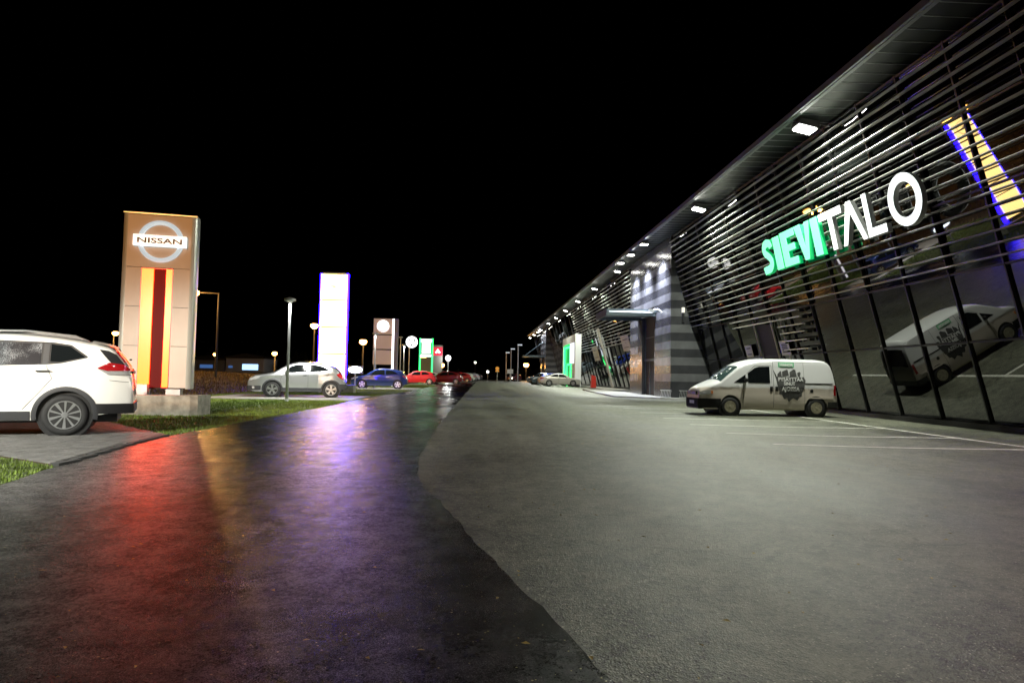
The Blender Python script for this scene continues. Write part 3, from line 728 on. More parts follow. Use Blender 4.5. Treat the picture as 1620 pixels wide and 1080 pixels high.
def disc(mb, cx_, cz_, r, y0, y1, n=28):
    return mb.prism([(cx_+r*math.cos(2*math.pi*k/n), cz_+r*math.sin(2*math.pi*k/n)) for k in range(n)], lambda u, v, d: (u, d, v), y0, y1)
def pylon_beige(x, y):
    t = thing('pylon_sign', 'beige three panel pylon with white round emblem and a bright light strip', 'pylon sign', (x, y, gz(x, y)))
    Mp = mat('beige_panel', (.52, .38, .28), .5, emit=(1, .62, .42), es=.22)  # faint warm emission added in place of orange lamp light on the panels
    for a, b in ((4.60, 5.95), (3.30, 4.5), (1.95, 3.2)): MB().box(-1.07, .52, 0, .2, a, b).build('panel', Mp, t)
    MB().box(-1.05, .5, .03, .18, 1.95, 5.9).build('core', M_darkwall, t)
    MB().box(.56, .72, -.02, .2, .1, 5.95).build('light_strip', mat('white_strip_light', (.8, .8, .8), .4, emit=(.95, .93, 1), es=3), t)
    MB().box(.722, 1.06, .0, .3, .1, 5.95).build('side_column', mat('grey_column', (.3, .28, .27), .5), t)
    MB().box(-1.0, -.8, .03, .2, .0, 1.95).build('leg', M_galv, t)
    Ml = mat('white_emblem_light', (.9, .9, .9), .4, emit=(1, 1, 1), es=2.2)
    disc(MB(), -.25, 5.3, .52, -.06, -.002).build('emblem_disc', Ml, t)
    rows = []
    for k in range(15):
        q = math.pi*(1.02+.9*k/14); rows.append([(-.25+rr*math.cos(q), -.062, 5.28+rr*math.sin(q)) for rr in (.40, .44-.02*math.sin(k/14*math.pi)*0+.03*math.sin(k/14*math.pi))])
    MB().grid(rows).build('emblem_mark', mat('emblem_blue_grey', (.12, .14, .2), .4), t)
pylon_beige(-8.16, 60.0)

rs = thing('round_sign', 'white lit disc sign with three dark marks on a thin pole', 'round sign', (-8.35, 85, gz(-8.35, 85)))
MB().tube([(-.3, .2, 0), (-.3, .2, 5.2)], .07, 8).build('pole', M_galv, rs)
disc(MB(), 0, 5.1, .72, 0, .15).build('disc', mat('round_sign_light', (.9, .9, .9), .4, emit=(.9, .97, 1), es=2.4), rs)
Md = mat('sign_dark_mark', (.03, .03, .035), .4)
for q in (90, 210, 330):
    a = R(q+60); 
    MB().prism([(.50*math.cos(a-.3), 5.1+.50*math.sin(a-.3)), (.50*math.cos(a+.3), 5.1+.50*math.sin(a+.3)), (.28*math.cos(a+.35), 5.1+.28*math.sin(a+.35)), (.28*math.cos(a-.35), 5.1+.28*math.sin(a-.35))], lambda u, v, d: (u, d, v), -.02, -.002).build('mark', Md, rs)
gs = thing('pylon_sign', 'lit sign board between two glowing green posts', 'pylon sign', (-7.32, 95, gz(-7.3, 95)))
for x_ in (-.85, .85): MB().box(x_-.09, x_+.09, 0, .2, .2, 6.1).build('green_post', M_green, gs)
Mg2 = mat('greenish_white_light', (.8, .9, .85), .4, emit=(.75, 1, .85), es=2.6)
MB().box(-.75, .75, .02, .18, 5.55, 6.0).build('light_panel', Mg2, gs); MB().box(-.6, .6, .0, .18, 4.05, 5.5).build('light_panel', Mg2, gs)
MB().box(-.7, .7, .02, .18, 3.55, 3.9).build('light_panel', Mg2, gs); MB().box(-.75, .75, .05, .15, .3, 3.45).build('grey_panel', mat('olive_panel', (.22, .21, .14), .5), gs)
rd = thing('pylon_sign', 'grey slab sign with a red field and white three part emblem', 'pylon sign', (-6.3, 105, gz(-6.3, 105)))
MB().box(-.72, .72, .0, .25, .1, 5.6).build('slab', mat('grey_slab', (.25, .25, .24), .5), rd)
MB().box(-.70, .70, -.02, -.002, 4.0, 5.3).build('red_field', mat('red_light_field', (.5, .02, .05), .4, emit=(.9, .02, .08), es=.7), rd)
Mw3 = mat('white_mark_light', (.9, .9, .9), .4, emit=(1, 1, 1), es=1.8)
for dx_, dz_ in ((0, 4.85), (-.22, 4.52), (.22, 4.52)):
    MB().prism([(dx_, dz_+.2), (dx_-.2, dz_), (dx_, dz_-.2), (dx_+.2, dz_)], lambda u, v, d: (u, d, v), -.04, -.022).build('emblem_part', Mw3, rd)
gb = thing('globe_lamp', 'bright white globe lamp on a short post beyond the red sign', 'lamp', (-4.7, 105, gz(-4.7, 105)))
MB().tube([(0, 0, 0), (0, 0, 3.0)], .06, 8).build('post', M_galv, gb)
mb = MB().lathe([(.02, -.45), (.28, -.34), (.44, 0), (.31, .31), (.02, .45)], (0, 0, 3.65), 'z', 16); mb.build('globe', mat('globe_light', (.9, .9, .9), .4, emit=(1, 1, .97), es=5), gb, smooth=True)
MB().lathe([(.15, 0), (.25, .2)], (0, 0, 2.95), 'z', 12).build('collar', M_galv, gb)
point('globe_glow', gb, (0, -.8, 3.65), 300, (1, 1, .95))

# ---- lamp posts on the verge, most with a light under the head
def verge_post(x, y, h, label, disc_r=.22, power=2400, aim=(-.1, .0, -1), ang=134):
    t = thing('lamp_post', label, 'lamp post', (x, y, gz(x, y)), 0, 'flat headed lamp posts on the verge')
    MB().tube([(0, 0, 0), (0, 0, h-.1)], [.06, .045], 10).build('pole', M_galv, t, smooth=True)
    MB().lathe([(.05, -.12), (disc_r, -.05), (disc_r, .02), (.05, .08)], (0, 0, h), 'z', 16).build('lamp_head', M_galv, t, smooth=True)
    MB().lathe([(.10, 0), (.08, .1)], (0, 0, 0), 'z', 10).build('collar', M_galv, t)
    if power:
        MB().lathe([(disc_r*.8, -.062), (.06, -.122)], (0, 0, h), 'z', 16).build('lamp_glass', mat('post_lamp_glass', (.8, .8, .75), .4, emit=(1, 1, .9), es=.5), t, smooth=True)
        spot('post_light', t, (0, -.05, h-.2), aim, power, (1, 1, .90), ang, .35, .12)
verge_post(-8.1, 5.0, 4.15, 'lamp post with flat round head on the near verge behind the driveway', power=6500, aim=(0, .75, -1), ang=112)
verge_post(-7.75, 28.2, 4.15, 'lamp post with flat round head standing before the silver car', power=4200)
verge_post(-7.74, 51.3, 4.15, 'lamp post with flat round head before the beige pylon', power=4200)
verge_post(-7.74, 71.0, 4.15, 'lamp post with flat round head before the bright red hatchback', power=2400)
verge_post(-8.9, 78, 5.3, 'thin unlit post left of the round sign', power=0)
# ---- sodium street lamps
M_sod = mat('sodium_lamp', (.9, .6, .2), .4, emit=(1, .46, .09), es=34)
M_pole = mat('dark_lamp_pole', (.022, .02, .018), .7)
def sodium(x, y, h, label, arm=(0, 0), r=.3, power=900, lit=True):
    t = thing('street_lamp', label, 'street lamp', (x, y, gz(x, y)), 0, 'orange street lamps')
    MB().tube([(0, 0, 0), (0, 0, h)], [.11, .07], 8).build('pole', M_pole, t)
    ax, az = arm
    hx, hz = ax, h+az
    if ax: MB().tube([(0, 0, h-.05), (ax*.5, -.1, h+az*.8), (ax, -.15, hz)], .045, 6).build('arm', M_pole, t)
    MB().box(hx-.2, hx+.2, -.35, .02, hz+.14, hz+.22).build('lamp_head', M_pole, t)
    MB().lathe([(r*.5, -r*.95), (r*1.15, -r*.35), (r*1.15, r*.3), (r*.8, r*.55)], (hx, -.16, hz-.02), 'z', 14).build('lamp_glass', M_sod, t, smooth=True)
    point('lamp_light', t, (hx, -1.2, hz-.6), power, (1, .5, .12))
sodium(-22.6, 60, 7.3, 'tall orange street lamp with a long arm right beside the amber barred pylon', (-2.05, .0), .36, 2600)
sodium(-19.1, 80, 6.3, 'orange street lamp just left of the bluish white pylon', (0, 0), .36, 600)
sodium(-13.45, 80, 4.8, 'orange street lamp left of the beige pylon', (0, 0), .36, 500)
sodium(-41.7, 80, 4.2, 'small orange street lamp above the tail of the white car', (.25, 0), .28, 900)
sodium(-23.5, 80, 2.6, 'low orange street lamp in the meadow above the silver car bonnet', (0, 0), .24, 800)
sodium(-10.6, 130, 4.4, 'far orange street lamp between the round sign and green posts', (0, 0), .5, 260)
sodium(-9.6, 130, 3.1, 'small orange street lamp behind the lower green posts', (0, 0), .42, 200)
sodium(-8.1, 150, 3.2, 'far orange street lamp right of the red sign', (0, 0), .5, 200)
sodium(10.4, 150, 3.6, 'orange street lamp beyond the cars at the far end of the building', (0, 0), .5, 300)
sodium(-30.2, 80, 2.0, 'low orange lamp on the pole line left of the silver car', (0, 0), .18, 200)
# ---- white lot lamps far right, faint glow put into the pale heads
for i, (x, y, h) in enumerate(((7.45, 130, 6.9), (6.6, 140, 6.5), (6.0, 150, 6.1))):
    t = thing('lot_lamp', ['tallest of three pale lot lamps beyond the building', 'middle one of three pale lot lamps beyond the building', 'farthest of three pale lot lamps beyond the building'][i], 'lot lamp', (x, y, gz(x, y)), 0, 'pale lot lamps at the far end')
    MB().tube([(0, 0, 0), (0, 0, h)], .11, 8).build('pole', M_galv, t)
    MB().box(-.1, .75, -.25, .25, h, h+.22).build('lamp_head', mat('pale_lamp_head2', (.6, .65, .7), .4, emit=(.8, .9, 1), es=.5), t)
def small_light(x, y, z, label, r=.2, col=(1, .97, .9), es=8):
    t = thing('bollard_lamp', label, 'lamp', (x, y, gz(x, y)))
    MB().tube([(0, 0, 0), (0, 0, z-r)], .06, 6).build('post', M_galv, t)
    MB().lathe([(.02, -r), (r*.8, -r*.5), (r, 0), (r*.8, r*.5), (.02, r)], (0, 0, z), 'z', 12).build('bulb', mat('bulb_%.2f_%.2f' % (col[1], es), (.9, .9, .9), .4, emit=col, es=es), t)
small_light(2.0, 150, 1.9, 'small white lamp on a low post at the end of the road', .28)
small_light(-1.0, 190, 4.7, 'tiny white far light high above the road end', .28)
sg = thing('road_sign', 'round orange lit road sign on a post far down the lot', 'road sign', (3.0, 110, gz(3, 110)))
MB().tube([(0, 0, 0), (0, 0, 2.0)], .05, 8).build('post', M_post, sg)
Mos = mat('orange_sign_face', (.7, .32, .05), .5, emit=(1, .4, .05), es=.22)
disc(MB(), 0, 2.25, .3, -.02, .03).build('sign_plate', Mos, sg); MB().box(-.3, .3, -.02, .03, 1.72, 1.93).build('sign_plate', Mos, sg)
sb = thing('notice_board', 'pale rectangular board on a post below the far lot lamps', 'notice board', (5.3, 115, gz(5.3, 115)))
MB().box(-.5, .5, 0, .06, 1.5, 2.2).build('board', mat('pale_board', (.5, .5, .52), .5), sb); MB().tube([(0, .05, 0), (0, .05, 1.5)], .05).build('post', M_galv, sb)
fl = thing('ground_floodlight', 'blinding white floodlight low behind the silver car, beside the blue car', 'floodlight', (-8.3, 46.5, gz(-8.3, 46.5)))
MB().tube([(0, 0, 0), (0, 0, 1.2)], .05).build('post', M_galv, fl); MB().box(-.5, .5, 0.0, .2, 1.15, 1.65).build('housing', M_hous, fl)
disc(MB(), 0, 0, 1.0, -.03, -.002).build('lens', mat('cold_flood_lens', (.9, .9, .9), .3, emit=(.85, 1, 1), es=9), fl).matrix_local = Matrix.Translation((0, 0, 1.4)) @ Matrix.Diagonal((.46, 1, .22, 1))
# ---- far low buildings
def hut(x, y, wx, wy, h, label, M, win=None, roofM=None):
    t = thing('low_building', label, 'building', (x, y, gz(x, y)))
    MB().box(-wx/2, wx/2, 0, wy, -.3, h).build('wall', M, t)
    MB().prism([(-wx/2-.3, h), (wx/2+.3, h), (wx/2+.2, h+.25), (0, h+.9), (-wx/2-.2, h+.25)], lambda u, v, d: (u, d, v), -.3, wy+.3).build('roof', roofM or M_darkwall, t)
    for (a, b, c, d, Mw) in win or []:
        f = MB().box(a, b, -.05, -.002, c, d).build('window', Mw, t); 
        MB().box(a-.1, b+.1, -.09, -.052, c-.12, c-.02).build('sill', M_galv, f)
    return t
M_wall_l = mat('pale_render', (.35, .35, .38), .8); M_wall_d = mat('grey_render', (.16, .16, .17), .8)
M_bluewin = mat('blue_lit_window', (.2, .4, .8), .3, emit=(.35, .62, 1), es=2.2); M_bluedim = mat('dim_blue_window', (.1, .2, .5), .3, emit=(.12, .3, .8), es=.35)
hut(-41, 122, 6.5, 8, 2.3, 'pale low building with a bright blue lit window beyond the meadow', M_wall_l, [(-.4, 2.3, .3, 1.3, M_bluewin), (-2.8, -2.1, .6, 1.0, M_bluedim)])
hut(-47.5, 122, 6.0, 8, 1.9, 'grey low building with a dim blue window beyond the meadow', M_wall_d, [(-1.2, 1.0, .5, 1.1, M_bluedim)])
hut(-30, 126, 9, 8, 1.5, 'dark low shed behind the silver car across the meadow', M_wall_d)
# dark wood along the horizon
wd_ = MB()
for k in range(70):
    x = -150+k*4.6+random.uniform(-1.5, 1.5); y = 215+random.uniform(-12, 12); hh = random.uniform(3.5, 8)*(0.6 if x > -20 else 1)
    n = 9; base = gz(x, y)
    for q in range(3):
        cx_, cy_, r_b = x+random.uniform(-2, 2), y+random.uniform(-2, 2), random.uniform(1.6, 3)
        wd_.lathe([(r_b*.6, 0), (r_b*random.uniform(.8, 1.1), hh*.3), (r_b*random.uniform(.5, .9), hh*.65), (.1, hh)], (cx_, cy_, base), 'z', 7)
tag(wd_.build('distant_trees', mat('dark_foliage', (.02, .028, .016), .9, var=.4, scale=.5)), 'dark wood along the horizon behind the meadow', 'wood', kind='stuff')

# ------------------------------------------------------------------ vehicles
def paint(name, col, metal=.0, rough=.3):
    return mat('paint_'+name, col, rough, metal, coat=.9, coatr=.04)
class Car:
    """body lofted from a side outline; local x runs from nose to tail, z up, y across"""
    def __init__(s, root, p, M):
        s.t = root; s.p = p; s.M = M
        s.top = smooth_tab(p['top']); s.W = p['W']/2; s.L = p['L']; s.belt = smooth_tab(p['belt'])
        s.ra = p['wr']+p.get('gap', .07); s.cr = p.get('crown', .035); s.rc = p.get('rc', .07)
        s.bot = smooth_tab(p['bot'])
    def plan(s, x):
        f = s.p.get('nose', (.85, .20)); r = s.p.get('tail', (.7, .12)); k = 1
        if x < f[0]: k -= f[1]*((f[0]-x)/f[0])**2.2
        if x > s.L-r[0]: k -= r[1]*((x-s.L+r[0])/r[0])**2.4
        return k
    def w(s, x, z):
        b = s.belt(x); wz = 1.0
        lo = s.p.get('sill', .25)
        if z < .62: wz -= .06*((.62-z)/.42)**1.6
        if z > .62: wz -= .035*((min(z, b)-.62)/max(.1, b-.62))**2
        y = s.W*s.plan(x)*wz
        sh = s.p.get('shoulder', 0)
        if sh: y += sh*math.exp(-((z-(b-.10))/.06)**2)
        cz = s.p.get('crease')
        if cz is not None: y -= .02*max(0, min(1, (cz-z)/.03)) if z < cz else 0
        if z > b: y -= s.p.get('tumble', .30)*(z-b)
        return max(y, .05)
    def zb(s, x):
        z = s.bot(x)
        for c in (s.p['fx'], s.p['rx']):
            d = abs(x-c)
            if d < s.ra: z = max(z, s.p['wr']+math.sqrt(max(0, s.ra**2-d*d)))
        return min(z, s.top(x)-s.rc-s.cr-.05)
    def ztop(s, x, q):            # q in 0..1 of the half width
        return s.top(x)-s.cr*q*q-s.rc*(1-math.sqrt(max(0, 1-q**6)))
    def yedge(s, x): return s.w(x, s.top(x)-s.rc-s.cr)
    def stations(s):
        st = set(np.round(np.arange(0, s.L+.001, s.p.get('step', .08)), 3)); st |= {0, .015, .05, s.L-.05, s.L-.015, s.L}
        for c in (s.p['fx'], s.p['rx']):
            for k in range(17): st.add(round(c-s.ra*math.cos(math.pi*k/16), 4))
            st |= {c-s.ra-.003, c+s.ra+.003}
        for x, _ in s.p['top']: st.add(x)
        return sorted(v for v in st if 0 <= v <= s.L)
    def body(s):
        rows = []; ns = 12
        Q = [0, .2, .4, .6, .75, .86, .93, .97, .99, 1.0][::-1]
        for x in s.stations():
            e = 0
            for d in (x, s.L-x):
                if d < .05: e = max(e, (1-d/.05)**2)
            z0, z1 = s.zb(x), s.top(x)-s.rc-s.cr
            z0 += .05*e; z1 -= .03*e
            half = [(s.w(x, z0)*.90, z0+.0)]
            for k in range(ns+1):
                z = z0+(z1-z0)*k/ns; half.append((s.w(x, z)-.03*e, z))
            ye = half[-1][1-1]
            for q in Q[1:]: half.append((ye*q, s.ztop(x, q)-.03*e))
            ring = [(x, -y, z) for y, z in half]+[(x, y, z) for y, z in half[::-1][1:]]
            rows.append(ring)
        mb = MB().grid(rows); n = len(rows[0])
        mb.f.append(tuple(range(n))); o = (len(rows)-1)*n; mb.f.append(tuple(range(o, o+n))[::-1])
        b = mb.build('body', s.M['paint'], s.t, smooth=True, angle=28)
        # closed dark underside and wheel wells
        ub = MB()
        ub.box(.25, s.L-.25, -s.W*.70, s.W*.70, s.p.get('sill', .25)-.03, s.p['wr']*2+.1)
        for c in (s.p['fx'], s.p['rx']): ub.lathe([(s.ra-.006, -s.W*.93), (s.ra-.006, s.W*.93)], (c, 0, s.p['wr']), 'y', 24)
        ub.build('underbody', M_black, s.t)
        return b
    def side(s, name, M, hi, lo, off=.008, parent=None, sides=(-1, 1), n=5, step=.06, smooth=True, thick=True):
        """patch on both flanks between two outlines given as (x, z) tables"""
        x0, x1 = max(hi[0][0], lo[0][0]), min(hi[-1][0], lo[-1][0]); out = []
        xs = sorted(set([x0, x1]+[t[0] for t in hi+lo if x0 <= t[0] <= x1]+list(np.arange(x0, x1, step))))
        for sg in sides:
            rows = []
            for x in xs:
                a, b = lerp_tab(lo, x), lerp_tab(hi, x)
                col = [(x, sg*(s.w(x, a)-.01), a)] if thick else []
                col += [(x, sg*(s.w(x, a+(b-a)*k/n)+off), a+(b-a)*k/n) for k in range(n+1)]
                if thick: col += [(x, sg*(s.w(x, b)-.01), b)]
                rows.append(col)
            if thick:
                rows = [[(x, sg*(abs(y)-off-.01), z) for x, y, z in rows[0]]]+rows+[[(x, sg*(abs(y)-off-.01), z) for x, y, z in rows[-1]]]
            out.append(MB().grid(rows).build(name, M, parent or s.t, smooth=smooth, angle=40))
        return out
    def over(s, name, M, x0, x1, q0, q1, off=.008, parent=None, n=10):
        rows = []
        for k in range(n+1):
            x = x0+(x1-x0)*k/n; dz = (s.top(x+.01)-s.top(x-.01))/.02; nl = math.hypot(1, dz); q = q0+(q1-q0)*k/n
            ye = s.yedge(x); rows.append([(x-dz/nl*off, ye*q*j/6, s.ztop(x, abs(q*j/6))+off/nl) for j in range(-6, 7)])
        return MB().grid(rows).build(name, M, parent or s.t, smooth=True)
    def wheels(s, style=5):
        wr = s.p['wr']; ww = .20; p = s.p
        for c in (p['fx'], p['rx']):
            for sg in (-1, 1):
                yo = sg*(s.W*.985*s.plan(c))
                y_in = yo-sg*ww
                rr = wr*p.get('rim', .66)
                prof = [(rr, 0), (rr+.01, -.004*1), (wr-.05, -.012), (wr-.015, .012), (wr, .045), (wr, ww-.04), (wr-.03, ww)]
                def fl(q): return [(a, (b if sg < 0 else -b)) for a, b in q]
                ty = MB().lathe(fl(prof), (c, yo, wr), 'y', 28).build('wheel', M_tyre, s.t, smooth=True, angle=50)
                rm = MB().lathe(fl([(rr, -.006), (rr-.018, -.012), (rr-.02, .05), (.02, .055)]), (c, yo, wr), 'y', 28)
                rm.build('rim_barrel', M_black if style != 0 else s.M.get('rim', M_alloy), ty, smooth=True)
                sp = MB()
                # rim lip
                rows = []
                for k in range(29):
                    q = 2*math.pi*k/28; rows.append([(c+r_*math.cos(q), yo+sg*h, wr+r_*math.sin(q)) for r_, h in ((rr, .0), (rr-.004, .012), (rr-.02, .012), (rr-.022, -.02))])
                sp.grid(rows)
                if style:
                    for k in range(style):
                        q0 = 2*math.pi*k/style+.3
                        arms = (-.16, .16) if style == 5 else (0,)
                        for da in arms:
                            a0, a1 = q0+da*.5, q0+da
                            wd0, wd1 = (.026, .022) if style == 5 else (.010, .028 if k % 2 else .020)
                            for (ra_, aa, wa), (rb_, ab, wb_) in ((( .04, a0, wd0), (rr-.012, a1, wd1)),):
                                e0 = Vector((math.cos(aa), math.sin(aa))); e1 = Vector((math.cos(ab), math.sin(ab))); pn = Vector((-e0.y, e0.x))
                                q4 = [e0*ra_-pn*wa, e1*rb_-pn*wb_, e1*rb_+pn*wb_, e0*ra_+pn*wa]
                                sp.prism([(v.x, v.y) for v in q4], lambda u, v, d: (c+u, yo+d, wr+v), sg*-.015, sg*.008)
                    sp.lathe(fl([(.055, -.012), (.05, -.02), (.01, -.022)]), (c, yo, wr), 'y', 14)
                else:
                    sp.lathe(fl([(rr-.03, .02), (rr*.72, -.006), (rr*.5, -.004), (rr*.42, .012), (rr*.25, .012), (rr*.2, -.018), (.01, -.02)]), (c, yo, wr), 'y', 24)
                sp.build('rim', s.M.get('rim', M_alloy), ty, smooth=True, angle=30)
    def arch_trim(s, M, wd=.055):
        for c in (s.p['fx'], s.p['rx']):
            for sg in (-1, 1):
                rows = []
                for k in range(25):
                    q = math.pi*(-.06+1.12*k/24); 
                    pts = []
                    for r_, o in ((s.ra-.02, -.05), (s.ra-.012, .016), (s.ra+wd*.5, .018), (s.ra+wd, .012), (s.ra+wd+.004, -.01)):
                        x, z = c+r_*math.cos(q), s.p['wr']+r_*math.sin(q); pts.append((x, sg*(s.w(min(max(x, .02), s.L-.02), z)+o), z))
                    rows.append(pts)
                MB().grid(rows).build('wheel_arch_trim', M, s.t, smooth=True)
    def wrap(s, name, M, z0, z1, depth, front=True, off=.014, zside=None):
        """bumper: both flanks and the end face as one piece"""
        xs = [.0, .02, .06, .12, .2, .3, .45, .6, .8, 1.0]; xs = [x for x in xs if x <= depth]+[depth]
        rows = []
        def col(x, sg, o):
            X = x if front else s.L-x
            return [(X, sg*(s.w(X, z)-(.03 if x < .01 else 0)+o), z) for z in [z0+(z1-z0)*k/5 for k in range(6)]]
        for x in xs[::-1]: rows.append(col(x, -1, off if x < depth-.001 else -.01))
        for x in xs: rows.append(col(x, 1, off if x < depth-.001 else -.01))
        dx = -off-.004 if front else off+.004
        rr = []
        for r_ in rows:
            x = r_[0][0]; k = abs(x-(0 if front else s.L)) < .001
            rr.append([(px+(dx if k else 0), py, pz) for px, py, pz in r_])
        mb = MB().grid(rr)
        # lips above and below
        n = len(rr); m_ = len(rr[0])
        top = [r_[-1] for r_ in rr]; bt = [r_[0] for r_ in rr]
        for e_ in (top, bt):
            inn = [(x+(.06 if front else -.06), y*.9, z) for x, y, z in e_]; mb.grid([e_, inn])
        return mb.build(name, M, s.t, smooth=True, angle=40)
    def mirror(s, x, z, M):
        for sg in (-1, 1):
            y = sg*(s.w(x, z)+.10); mb = MB()
            mb.lathe([(.01, -.10), (.07, -.085), (.085, 0), (.075, .07), (.01, .085)], (0, 0, 0), 'y', 12)
            mb.v = [(x+v[0]*.75, y+v[1]*1.0, z+v[2]*.9) for v in mb.v]
            mb.box(x-.03, x+.03, min(y, y-sg*.12), max(y, y-sg*.12), z-.06, z-.03).build('wing_mirror', M, s.t, smooth=True)
    def handle(s, x, z, ln=.17, M=None):
        for sg in (-1, 1):
            MB().tube([(x-ln/2, sg*(s.w(x, z)-.002), z), (x-ln/2+.02, sg*(s.w(x, z)+.03), z+.003), (x+ln/2-.02, sg*(s.w(x, z)+.03), z+.005), (x+ln/2, sg*(s.w(x, z)-.002), z)], .012, 6).build('door_handle', M or s.M['paint'], s.t, smooth=True)
    def seam(s, pts, wd=.008):
        for sg in (-1, 1):
            rows = []
            P = []
            for (a, b), (c, d) in zip(pts, pts[1:]):
                n = max(1, int(math.hypot(c-a, d-b)/.06)); P += [(a+(c-a)*k/n, b+(d-b)*k/n) for k in range(n)]
            P.append(pts[-1])
            for i, (x, z) in enumerate(P):
                a = P[max(i-1, 0)]; b = P[min(i+1, len(P)-1)]; t = Vector((b[0]-a[0], b[1]-a[1])).normalized(); nx_, nz_ = -t.y*wd/2, t.x*wd/2
                rows.append([(x+nx_, sg*(s.w(x+nx_, z+nz_)+.0035), z+nz_), (x-nx_, sg*(s.w(x-nx_, z-nz_)+.0035), z-nz_)])
            MB().grid(rows).build('door_seam', M_black, s.t)
    def plate(s, z, front=True):
        x = -.02 if front else s.L+.02
        MB().box(min(x, x+(.018 if front else -.018)), max(x, x+(.018 if front else -.018)), -.26, .26, z-.055, z+.055).build('number_plate', M_paper, s.t)

# --- white estate car at the left edge
Mw_suv = paint('pearl_white', (.78, .78, .75), 0, .28)
suv_z = gz(-6.9, 12.9)+.022
t = thing('parked_car', 'white off-road estate car cut off by the left edge, showing its rear half', 'car', (-7.02-.965*(3.68*math.cos(R(24))-.0+.90*math.sin(R(24))), 12.03-.965*(3.68*math.sin(R(24))-.90*math.cos(R(24))), suv_z)); t.rotation_euler = (0, 0, R(24)); t.scale = (.965,)*3
p = dict(L=4.72, W=1.83, wr=.362, fx=.95, rx=3.68, gap=.075, step=.07, crown=.05, rc=.05, tumble=.30, tail=(.75, .16), rim=.70,
         top=[(0, .78), (.06, .92), (.3, 1.0), (1.0, 1.13), (1.25, 1.2), (1.9, 1.66), (2.2, 1.765), (2.8, 1.81), (3.4, 1.775), (4.0, 1.69), (4.34, 1.61), (4.40, 1.56), (4.62, 1.27), (4.67, 1.14), (4.70, .95), (4.72, .80)],
         bot=[(0, .36), (.5, .25), (1.5, .27), (3.2, .27), (4.2, .36), (4.55, .42), (4.72, .50)],
         belt=[(0, .85), (1.2, 1.10), (2.5, 1.21), (3.5, 1.25), (4.2, 1.36), (4.6, 1.2), (4.72, .9)], shoulder=.018)
c = Car(t, p, dict(paint=Mw_suv)); c.body()
# misted side glass
Mmist = bpy.data.materials.new('misted_side_glass'); Mmist.use_nodes = True; nt = Mmist.node_tree; b_ = nt.nodes['Principled BSDF']
g_ = nt.nodes.new('ShaderNodeTexCoord'); n1 = nt.nodes.new('ShaderNodeTexNoise'); n1.inputs['Scale'].default_value = 75; n1.inputs['Detail'].default_value = 3; n1.inputs['Roughness'].default_value = .7
n2 = nt.nodes.new('ShaderNodeTexNoise'); n2.inputs['Scale'].default_value = 3; 
nt.links.new(g_.outputs['Object'], n1.inputs['Vector']); nt.links.new(g_.outputs['Object'], n2.inputs['Vector'])
mm = nt.nodes.new('ShaderNodeMath'); mm.operation = 'MULTIPLY'; nt.links.new(n1.outputs['Fac'], mm.inputs[0]); nt.links.new(n2.outputs['Fac'], mm.inputs[1])
cr_ = nt.nodes.new('ShaderNodeValToRGB'); e_ = cr_.color_ramp.elements; e_[0].position = .25; e_[0].color = (.02, .02, .024, 1); e_[1].position = .42; e_[1].color = (.26, .27, .29, 1)
nt.links.new(mm.outputs[0], cr_.inputs['Fac']); nt.links.new(cr_.outputs['Color'], b_.inputs['Base Color']); b_.inputs['Roughness'].default_value = .22; b_.inputs['IOR'].default_value = 1.6
c.side('window_surround', M_black, [(1.7, 1.42), (2.2, 1.60), (2.6, 1.655), (3.45, 1.64), (3.72, 1.60), (3.98, 1.40)], [(1.7, 1.17), (2.4, 1.20), (3.4, 1.25), (3.6, 1.275), (3.98, 1.38)], .006)
c.side('side_window', M_glass, [(1.78, 1.41), (2.2, 1.57), (2.38, 1.60)], [(1.78, 1.19), (2.38, 1.215)], .012)
c.side('side_window', Mmist, [(2.44, 1.61), (3.28, 1.615)], [(2.44, 1.22), (3.36, 1.255)][:2], .012)
c.side('quarter_window', M_glass, [(3.42, 1.605), (3.70, 1.575), (3.93, 1.40)], [(3.42, 1.30), (3.56, 1.295), (3.93, 1.385)], .012)
c.side('pillar_cover', M_trim, [(3.31, 1.615), (3.40, 1.61)], [(3.31, 1.25), (3.40, 1.262)], .014)
c.over('windscreen', M_glass, 1.28, 1.92, .9, .86); c.over('rear_window', M_glass, 4.41, 4.62, .80, .88)
c.over('spoiler', Mw_suv, 4.02, 4.40, .93, .86, .03)
c.side('rear_quarter_glass', M_black, [(4.16, 1.535), (4.30, 1.515), (4.42, 1.45), (4.56, 1.27)], [(4.16, 1.52), (4.34, 1.30), (4.56, 1.25)], .010)
c.side('taillight', M_redlens, [(4.14, 1.20), (4.32, 1.30), (4.55, 1.27), (4.66, 1.19)], [(4.14, 1.19), (4.3, 1.15), (4.66, 1.16)], .022)
c.side('taillight_lower', M_clear, [(4.16, 1.185), (4.3, 1.145), (4.66, 1.155)], [(4.16, 1.18), (4.3, 1.085), (4.66, 1.075)], .020)
MB().box(4.66, 4.69, -.5, .5, 1.10, 1.16).build('tailgate_trim', M_trim, t)
for sg in (-1, 1): MB().tube([(4.43, sg*.70, 1.50), (4.57, sg*.745, 1.31)], .012, 6).build('light_edge', M_redlens, t)
c.wrap('rear_bumper', M_black, .38, .56, .645, front=False); c.wrap('front_bumper', M_black, .32, .5, .5)
c.side('sill_trim', M_trim, [(1.42, .43), (3.16, .43)], [(1.42, .28), (3.16, .28)], .02)
c.arch_trim(M_trim, .062); c.wheels(10); c.handle(3.33, 1.13, .24, M_chrome); c.handle(2.3, 1.1, .24, M_chrome)
c.seam([(2.38, 1.19), (2.38, .45)]); c.seam([(3.36, 1.24), (3.46, 1.0), (3.30, .78), (3.05, .46)]); c.seam([(4.33, .98), (4.70, .94)])
